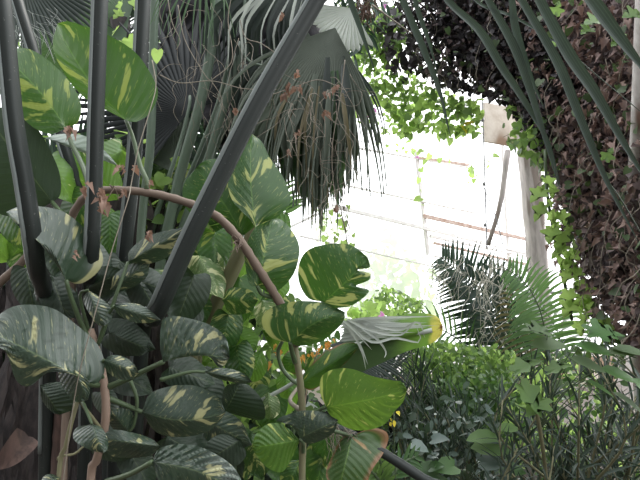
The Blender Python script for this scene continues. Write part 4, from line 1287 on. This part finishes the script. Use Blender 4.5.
stem(v3, [(78, 400, 1.82), (72, 420, 1.82), (65, 450, 1.82), (58, 485, 1.82)], 4.5, 'stem_olive', 'side_stem', ground=True)
stem(v3, [(58, 460, 1.86), (60, 456, 1.86), (74, 454, 1.88), (84, 446, 1.9)], 2.5, 'stem_olive', 'side_shoot', n=12)
stem(v3, [(79, 400, 1.82), (88, 412, 1.85), (98, 425, 1.88), (104, 432, 1.9)], 3.5, 'stem_olive', 'side_shoot', n=12)

# glowing leaves further back between the stalks
v4 = empty('climbing_pothos', Vector((P(180, 400, 2.9).x, P(180, 400, 2.9).y, 0)), 'climbing pothos with pale yellow-green sunlit leaves deeper behind the slanting stalk', 'climbing plant', GROUP)
stem(v4, [(186, 262, 3.1), (192, 290, 3.0), (200, 330, 2.9), (196, 420, 2.9), (190, 500, 2.9)], 5, 'stem_olive', 'stem', ground=True)
for b, t_, L_, R_, d_, m_ in [
    ((118, 200), (80, 150), [(96, 200), (80, 180)], [(122, 180), (104, 152)], 2.9, 'pothos_lime'), ((60, 150), (85, 205), [(48, 170), (62, 196)], [(84, 152), (96, 180)], 3.0, 'pothos_lime'),
    ((160, 190), (130, 150), [(140, 192), (128, 170)], [(166, 172), (150, 150)], 3.0, 'pothos_lime'), ((120, 215), (95, 240), [(105, 206), (92, 222)], [(122, 232), (108, 244)], 2.9, 'pothos_lime'),
    ((150, 205), (182, 232), [(150, 222), (166, 236)], [(166, 200), (184, 212)], 2.9, 'pothos_lime'), ((8, 260), (28, 240), [(0, 246), (14, 236)], [(20, 262), (32, 250)], 2.7, 'pothos_lime'),
    ((10, 262), (-10, 235), [(-8, 262), (-16, 245)], [(10, 245), (2, 234)], 2.7, 'pothos_lime'),
    ((205, 290), (214, 248), [(198, 275), (202, 255)], [(220, 282), (224, 262)], 2.6, 'pothos_cream'), ((226, 262), (218, 300), [(216, 272), (214, 290)], [(232, 278), (228, 294)], 2.7, 'pothos_cream'),
    ((222, 300), (258, 300), [(230, 288), (250, 290)], [(232, 314), (250, 312)], 2.5, 'pothos_mid'), ((262, 300), (272, 330), [(254, 310), (260, 328)], [(276, 304), (282, 318)], 2.6, 'pothos_cream'),
    ((232, 330), (256, 350), [(232, 346), (246, 354)], [(244, 326), (258, 336)], 2.6, 'pothos_lime'), ((236, 345), (240, 385), [(226, 358), (230, 376)], [(250, 356), (250, 376)], 2.6, 'pothos_cream'),
    ((262, 350), (248, 382), [(248, 356), (242, 372)], [(268, 366), (260, 380)], 2.7, 'pothos_lime'), ((285, 372), (290, 400), [(276, 380), (280, 396)], [(296, 378), (298, 392)], 2.6, 'pothos_lime'),
    ((268, 392), (272, 420), [(260, 400), (264, 416)], [(278, 398), (280, 412)], 2.5, 'pothos_cream'), ((262, 330), (300, 350), [(270, 322), (292, 332)], [(270, 346), (288, 356)], 2.8, 'pothos_lime'),
    ((305, 352), (285, 370), [(290, 350), (282, 360)], [(306, 366), (296, 374)], 2.7, 'pothos_brown'), ((175, 262), (186, 300), [(170, 276), (174, 292)], [(190, 270), (194, 288)], 2.7, 'pothos_cream'),
    ((150, 270), (168, 300), [(146, 284), (156, 298)], [(164, 270), (174, 286)], 2.7, 'pothos_mid'), ((268, 262), (282, 300), [(262, 276), (270, 296)], [(284, 270), (290, 288)], 2.6, 'pothos_lime'),
    ((250, 432), (262, 480), [(240, 446), (248, 470)], [(266, 440), (272, 462)], 2.3, 'pothos_mid'), ((300, 460), (285, 490), [(284, 462), (280, 478)], [(304, 474), (296, 490)], 2.3, 'pothos_hi'),
    ((310, 350), (322, 385), [(303, 362), (308, 378)], [(322, 356), (328, 372)], 2.8, 'pothos_hi')]:
    if 125 < b[0] < 200 and b[1] < 235: d_ += 1.0
    leaf(v4, b, t_, L_, R_, d_, m_, dt=d_ - .04, fold=.04, quilt=.004, arch=.03, n=18, m=5)

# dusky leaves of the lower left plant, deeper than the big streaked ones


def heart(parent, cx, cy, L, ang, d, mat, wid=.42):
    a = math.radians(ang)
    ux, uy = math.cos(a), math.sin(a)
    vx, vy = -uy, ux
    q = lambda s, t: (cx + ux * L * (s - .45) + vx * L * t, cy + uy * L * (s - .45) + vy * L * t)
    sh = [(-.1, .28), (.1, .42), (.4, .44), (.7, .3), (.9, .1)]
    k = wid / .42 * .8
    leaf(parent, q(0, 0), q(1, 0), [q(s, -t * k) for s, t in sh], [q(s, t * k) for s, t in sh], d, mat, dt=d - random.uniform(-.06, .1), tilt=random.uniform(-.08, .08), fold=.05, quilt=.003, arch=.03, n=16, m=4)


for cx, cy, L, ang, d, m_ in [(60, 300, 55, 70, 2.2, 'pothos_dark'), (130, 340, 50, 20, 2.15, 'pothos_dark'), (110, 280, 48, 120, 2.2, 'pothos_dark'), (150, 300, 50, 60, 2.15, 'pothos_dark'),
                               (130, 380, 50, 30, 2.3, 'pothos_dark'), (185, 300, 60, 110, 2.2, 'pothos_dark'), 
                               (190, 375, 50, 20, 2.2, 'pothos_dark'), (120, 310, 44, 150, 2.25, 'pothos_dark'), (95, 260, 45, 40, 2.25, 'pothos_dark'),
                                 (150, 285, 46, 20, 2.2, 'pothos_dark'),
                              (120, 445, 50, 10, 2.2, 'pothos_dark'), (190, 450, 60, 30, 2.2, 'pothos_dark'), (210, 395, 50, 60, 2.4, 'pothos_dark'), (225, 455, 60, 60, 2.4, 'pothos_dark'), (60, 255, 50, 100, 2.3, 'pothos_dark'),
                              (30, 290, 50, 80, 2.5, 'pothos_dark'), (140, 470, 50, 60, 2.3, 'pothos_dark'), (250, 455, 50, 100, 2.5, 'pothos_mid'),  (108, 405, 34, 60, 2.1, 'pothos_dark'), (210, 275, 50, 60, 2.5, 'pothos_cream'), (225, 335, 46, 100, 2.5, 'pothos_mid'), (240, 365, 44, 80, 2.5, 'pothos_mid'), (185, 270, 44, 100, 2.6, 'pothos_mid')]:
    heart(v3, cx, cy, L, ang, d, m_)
for cx, cy, L, ang, d, m_ in [(60, 180, 50, 60, 2.8, 'pothos_lime'), (75, 215, 50, 120, 2.8, 'pothos_hi'), (110, 235, 46, 90, 2.7, 'pothos_hi'), (118, 165, 50, 70, 2.9, 'pothos_hi'), (165, 215, 50, 100, 2.8, 'pothos_hi'),
                              (175, 180, 44, 60, 2.8, 'pothos_mid'), (105, 160, 44, 150, 3.0, 'pothos_lime'), (215, 255, 50, 90, 2.6, 'pothos_hi'), (195, 250, 50, 60, 2.7, 'pothos_hi'), (240, 300, 50, 90, 2.7, 'pothos_hi'),
                              (275, 320, 46, 90, 2.8, 'pothos_mid'), (255, 380, 46, 90, 2.8, 'pothos_mid'), (270, 410, 50, 90, 2.7, 'pothos_hi'), (20, 230, 50, 60, 2.6, 'pothos_hi'), (20, 255, 44, 100, 2.7, 'pothos_lime'),
                              (290, 395, 40, 100, 2.8, 'pothos_lime'), (245, 270, 44, 100, 2.9, 'pothos_lime'), (325, 440, 50, 90, 2.6, 'pothos_mid'), (280, 460, 56, 80, 2.5, 'pothos_hi'), (320, 470, 50, 100, 2.6, 'pothos_hi'), (205, 225, 46, 80, 2.7, 'pothos_mid')]:
    if 110 < cx < 215 and cy < 235: d += 1.1; L *= 1.15
    heart(v4, cx, cy, L, ang, d, m_)

# reddish trunk and roots, lower left
rt = empty('reddish_trunk', Vector((P(62, 470, 2.5).x, P(62, 470, 2.5).y, 0)), 'short reddish-brown trunk standing in the shade under the largest streaked leaf', 'tree trunk')
stem(rt, [(64, 385, 2.5), (62, 420, 2.5), (58, 480, 2.5)], 15, 'red_bark', 'trunk', ground=True, ridge=.05)
stem(rt, [(52, 430, 2.55), (49, 490, 2.55)], 14, 'red_bark', 'root', ground=True, ridge=.06)
rt2 = empty('dry_husk', P(12, 450, 2.6), 'brown curled dead sheath leaning in the dark bottom left corner', 'dry leaf')
strap_mb = MB()
strap(strap_mb, PP([(28, 436, 2.7), (14, 452, 2.6), (-4, 470, 2.55)]), .07, fold=.5, n=10)
strap_mb.build('sheath', M['red_bark'], rt2)

# mottled sloping branch at the left edge
o = empty('sloping_branch', P(0, 290, 2.6), 'brown bare branch sloping up from the left edge beneath the curled leaf', 'branch')
stem(o, [(-20, 300, 2.6), (0, 282, 2.6), (22, 262, 2.6), (45, 232, 2.6)], 9, 'vine_brown', 'branch', w1=7)

# thread vines
tv = empty('thin_vine', P(122, 190, 1.75), 'thin pale twine-like vine hanging in front of the lower left leaves', 'vine')
mb = MB()
tube(mb, PP([(152, 60, 1.9), (156, 85, 1.85), (150, 110, 1.8), (138, 150, 1.76), (131, 185, 1.74), (128, 200, 1.7), (112, 250, 1.68), (96, 310, 1.66), (82, 362, 1.66), (75, 395, 1.7), (70, 430, 1.72), (62, 490, 1.74)]), 0.0018, .002, n=70, seg=6)
mb.build('stem', M['thread'], tv)
spray('leaf', T_HEART, None, 1, 1.88, .05, M['ivy_lime'], tv, clump=[(158, 50)], dj=0, jit=.1)
for x, y in ((121, 2), (122, 12), (118, 28), (128, 38), (122, 42), (136, 0)):
    spray('leaf', T_IVY, None, 1, 2.6, .075, M['ivy_lime'], tv, clump=[(x, y)], dj=.03, jit=.5)
spray('dry_bract', T_DRY, None, 1, 1.8, .04, M['husk'], tv, clump=[(136, 165)], dj=0, jit=.2)

# tangled dry tendrils with husks around the slanting stalk
tg = empty('dry_tendril_tangle', P(300, 90, 2.6), 'tangle of thin dry tendrils with withered brown leaves around the slanting stalk', 'vine')
mb = MB()


def wander(a, step, k, down=.4, r=.0016):
    pts = [a]
    d = rv(1).normalized()
    for j in range(k):
        d = (d * .6 + rv(.8) + Vector((0, 0, -down))).normalized()
        pts.append(pts[-1] + d * step)
    tube(mb, pts, r, r * .7, n=k * 4, seg=4)


for k in range(46):
    x, y = sample_poly([(265, 60), (350, 70), (350, 200), (320, 230), (300, 150), (270, 110)], 1)[0]
    wander(P(x, y, 2.65 + random.uniform(-.15, .15)), .06, 6)
for k in range(34):
    x, y = sample_poly([(160, 0), (215, 0), (260, 60), (230, 140), (190, 90)], 1)[0]
    wander(P(x, y, 3.05 + random.uniform(-.1, .1)), .07, 6, .7)
for pts in ([(178, 5), (185, 40), (205, 75), (212, 82), (222, 100), (218, 120)], [(160, 75), (180, 83), (212, 81), (240, 88), (262, 90)], [(212, 80), (232, 60), (228, 20), (233, -10)], [(240, 20), (246, 38), (262, 44), (285, 60)],
            [(255, 100), (280, 92), (300, 85), (320, 80), (345, 90)], [(345, 60), (340, 100), (332, 150), (336, 200), (350, 240)], [(168, 0), (172, 22), (180, 40), (176, 50)]):
    tube(mb, PP([(x, y, 2.75) for x, y in pts]), .0028, .002, n=30, seg=5)
mb.build('tendril', M['thread'], tg)
for x, y, s in [(277, 74, .1), (291, 84, .08), (284, 92, .06), (235, 108, .06), (245, 116, .05), (296, 70, .07), (326, 110, .06), (298, 130, .05), (337, 85, .05), (290, 150, .05), (281, 12, .05), (326, 92, .05), (299, 85, .05), (336, 205, .05)]:
    spray('withered_leaf', T_DRY, None, 3, 2.6, s * .55, M['husk'], tg, clump=[(x, y), (x + 1, y + 2), (x - 1, y + 3)], dj=.01, jit=.5)
hk = empty('withered_leaves', P(95, 200, 1.8), 'withered brown leaf scraps caught on the horizontal vine beside the straight dark stalk', 'dry leaf', kind='stuff')
for x, y, s in [(85, 186, .05), (101, 197, .06), (104, 203, .05), (121, 167, .04), (123, 191, .04), (4, 32, .07), (5, 42, .06), (101, 190, .04), (150, 182, .03), (150, 232, .04), (68, 128, .05), (77, 252, .03)]:
    spray('scraps', T_DRY, None, 4, 1.8, s * .6, M['husk'], hk, clump=[(x, y), (x + 2, y + 2), (x - 2, y + 3), (x, y - 2)], dj=.02, jit=.6)

# orange brown frilled leaf edge and yellow flower
o = empty('frilled_dry_leaf', P(317, 352, 2.6), 'orange-brown frilled dry leaf below the round leaf pair at the centre', 'dry leaf')
pts = [(300 + 3 * k + random.uniform(-1, 1), 358 - 3 * k * .55 + random.uniform(-2, 2)) for k in range(12)]
for q_ in pts: spray('leaf', T_DRY, None, 1, 2.6, .035, M['orange'], o, clump=[q_], dj=.02, jit=.6)
pts = [(277, 345), (280, 350), (283, 342), (276, 352), (302, 378), (268, 362)]
for q_ in pts: spray('leaf', T_DRY, None, 1, 2.7, .03, M['orange'], o, clump=[q_], dj=.02, jit=.6)
mb = MB(); tube(mb, PP([(318, 352, 2.6), (308, 380, 2.6), (303, 430, 2.4)]), .003, n=10, seg=5)
mb.build('stem', M['vine_tan'], o)
o = empty('yellow_flower', P(393, 418, 2.5), 'small yellow flower spike beside the lower right edge of the broad pothos leaf', 'flower')
pts = [(397, 411), (394, 414), (391, 418), (390, 422), (394, 420), (397, 413)]
for q_ in pts: spray('petal', T_OVAL, None, 1, 2.5, .03, M['yellow'], o, clump=[q_], dj=.01, jit=.6)
mb = MB(); tube(mb, PP([(394, 412, 2.5), (394, 440, 2.5), (396, 490, 2.5)]) + [Vector((P(396, 490, 2.5).x, P(396, 490, 2.5).y, -.02))], .003, n=14, seg=5)
mb.build('stem', M['petiole'], o)
fn = empty('fern', Vector((P(380, 480, 2.7).x, P(380, 480, 2.7).y, 0)), 'low fern with bright green leaflets at the bottom beside the brown-edged leaf', 'fern')
frond(fn, PP([(385, 490, 2.7), (372, 472, 2.65), (355, 468, 2.6)]), 8, .13, .014, 50, .1, 'ivy_green')
frond(fn, PP([(385, 490, 2.7), (380, 460, 2.7), (372, 446, 2.7)]), 8, .12, .014, 50, .1, 'ivy_green')
frond(fn, PP([(385, 490, 2.7), (400, 465, 2.75), (420, 455, 2.8)]), 8, .12, .012, 50, .1, 'bush_green')

# ================================================================== hanging strap leaves, upper right
hp = empty('hanging_palm_frond', P(520, -60, 2.6), 'palm frond entering at the top right with long dark drooping strap leaflets', 'palm')
SP = lambda x: min(1, .55 + x * 1.2) * (1 - max(0, (x - .35) / .65) ** 1.5) + .03
for pts, w in (([(398, -40), (404, 0), (424, 50), (440, 92), (451, 140)], 4.2), ([(408, -30), (418, 10), (430, 45), (438, 75)], 3),
               ([(430, -40), (447, 0), (480, 32), (502, 68), (524, 101), (548, 142), (560, 185)], 5), ([(470, -40), (488, 0), (514, 47), (530, 90), (544, 135), (560, 190)], 5),
               ([(500, -40), (521, 0), (557, 62), (580, 118), (606, 180), (640, 245)], 5.5), ([(520, -40), (539, 0), (569, 56), (595, 94), (625, 146), (655, 195)], 7),
               ([(560, -40), (590, 0), (616, 35), (660, 90)], 8), ([(505, -30), (512, 0), (516, 30), (532, 80), (545, 110)], 4.5),
               ([(335, -30), (352, 5), (368, 50), (376, 75)], 3.5), ([(462, -30), (478, 3), (515, 18), (555, 42), (572, 56)], 2.2)):
    mb = MB()
    strap(mb, PP([(x, y, 2.35 + i * .03) for i, (x, y) in enumerate(pts)]), w * .82 / FPX * 2.4, fold=.6, n=26, prof=SP, face=(-.55, -1, .15))
    mb.build('leaflet', M['strap'], hp)
mb = MB()
tube(mb, PP([(570, 52, 2.5), (600, 78, 2.5), (645, 115, 2.5)]), .003, .002, n=16, seg=5)
mb.build('midrib', M['fan_grey'], hp)
mb = MB()
tube(mb, PP([(602, 176, 2.6), (618, 195, 2.6), (645, 240, 2.6)]), .004, .003, n=16, seg=5)
mb.build('midrib', M['fan_grey'], hp)
mb = MB()
tube(mb, PP([(330, -60, 2.4), (400, -48, 2.4), (520, -50, 2.4), (600, -60, 2.4)]), .02, n=20)
mb.build('rachis', M['stalk_green'], hp)
hd = empty('dead_flower_stalk', P(365, 10, 3.6), 'reddish brown dead flower stalk hanging at the top beside the dark feathery foliage', 'dry flower')
mb = MB()
for k in range(40):
    a = P(random.uniform(356, 372), random.uniform(-10, 12), 3.6)
    tube(mb, [a, a + rv(.03) + Vector((0, 0, -.05)), a + rv(.05) + Vector((0, 0, -.1))], .004, n=6, seg=4)
mb.build('spray', M['husk'], hd)
mb = MB()
tube(mb, PP([(372, 5, 3.5), (390, 18, 3.5), (412, 34, 3.5)]), .008, .004, n=10)
mb.build('twig', M['thread'], hd)
# green leaves in front of the dry creeper
for lab, pts in (('green lobed leaf sprig sticking out of the brown creeper between the strap leaflets', [((600, 20), (-.8, -.3, -.3), .13), ((590, 28), (-.7, -.3, -.5), .09)]),
                 ('green leaf sprig near the top of the pale pipe', [((640, 15), (-.8, -.3, -.2), .14), ((622, 33), (-.7, -.3, -.2), .1), ((620, 40), (-.7, -.3, -.5), .09)]),
                 ('single yellow-green leaf on the brown creeper beside the lower strap leaflets', [((605, 160), (.3, -.3, .6), .08)]),
                 ('dull green leaf pair in the middle of the brown creeper', [((555, 15), (.2, -.3, .8), .08), ((556, 46), (-.2, -.3, .8), .07)])):
    e = empty('leaf_sprig', P(*pts[0][0], 2.95), lab, 'leaf')
    for (x, y), dd, s in pts:
        scatter('leaf', T_IVY, [P(x, y, 2.85)], [Vector(dd)], [Vector((0, -1, .5))], [s], M['ivy_green'], e)

# slender hanging roots and pale climber under the dead fronds
hr = empty('hanging_root', P(345, 210, 3.3), 'pale thin roots and small leaves trailing below the longest hanging dead frond', 'hanging roots')
mb = MB()
for k in range(9):
    x = random.uniform(330, 340)
    tube(mb, PP([(x, 120, 3.25), (x + 3, 175, 3.25), (x + 8 + random.uniform(-3, 3), 215, 3.25), (x + 14 + random.uniform(-5, 5), random.uniform(225, 246), 3.25)]), .003, .0018, n=16, seg=4)
mb.build('root', M['thread'], hr)
spray('small_leaves', T_HEART, [(328, 195), (345, 190), (358, 245), (345, 262), (325, 240), (318, 215)], 34, 3.6, .05, M['ivy_lime'], hr, dj=.15)
# pale undersides behind the upright stalks
pl = empty('pale_leaf', P(85, 148, 2.6), 'whitish green leaf behind the straight dark stalk', 'leaf')
leaf(pl, (45, 138), (118, 166), [(62, 140), (85, 146), (105, 156)], [(60, 134), (85, 136), (106, 152)], 2.6, 'pale', fold=.04, n=18, m=4)
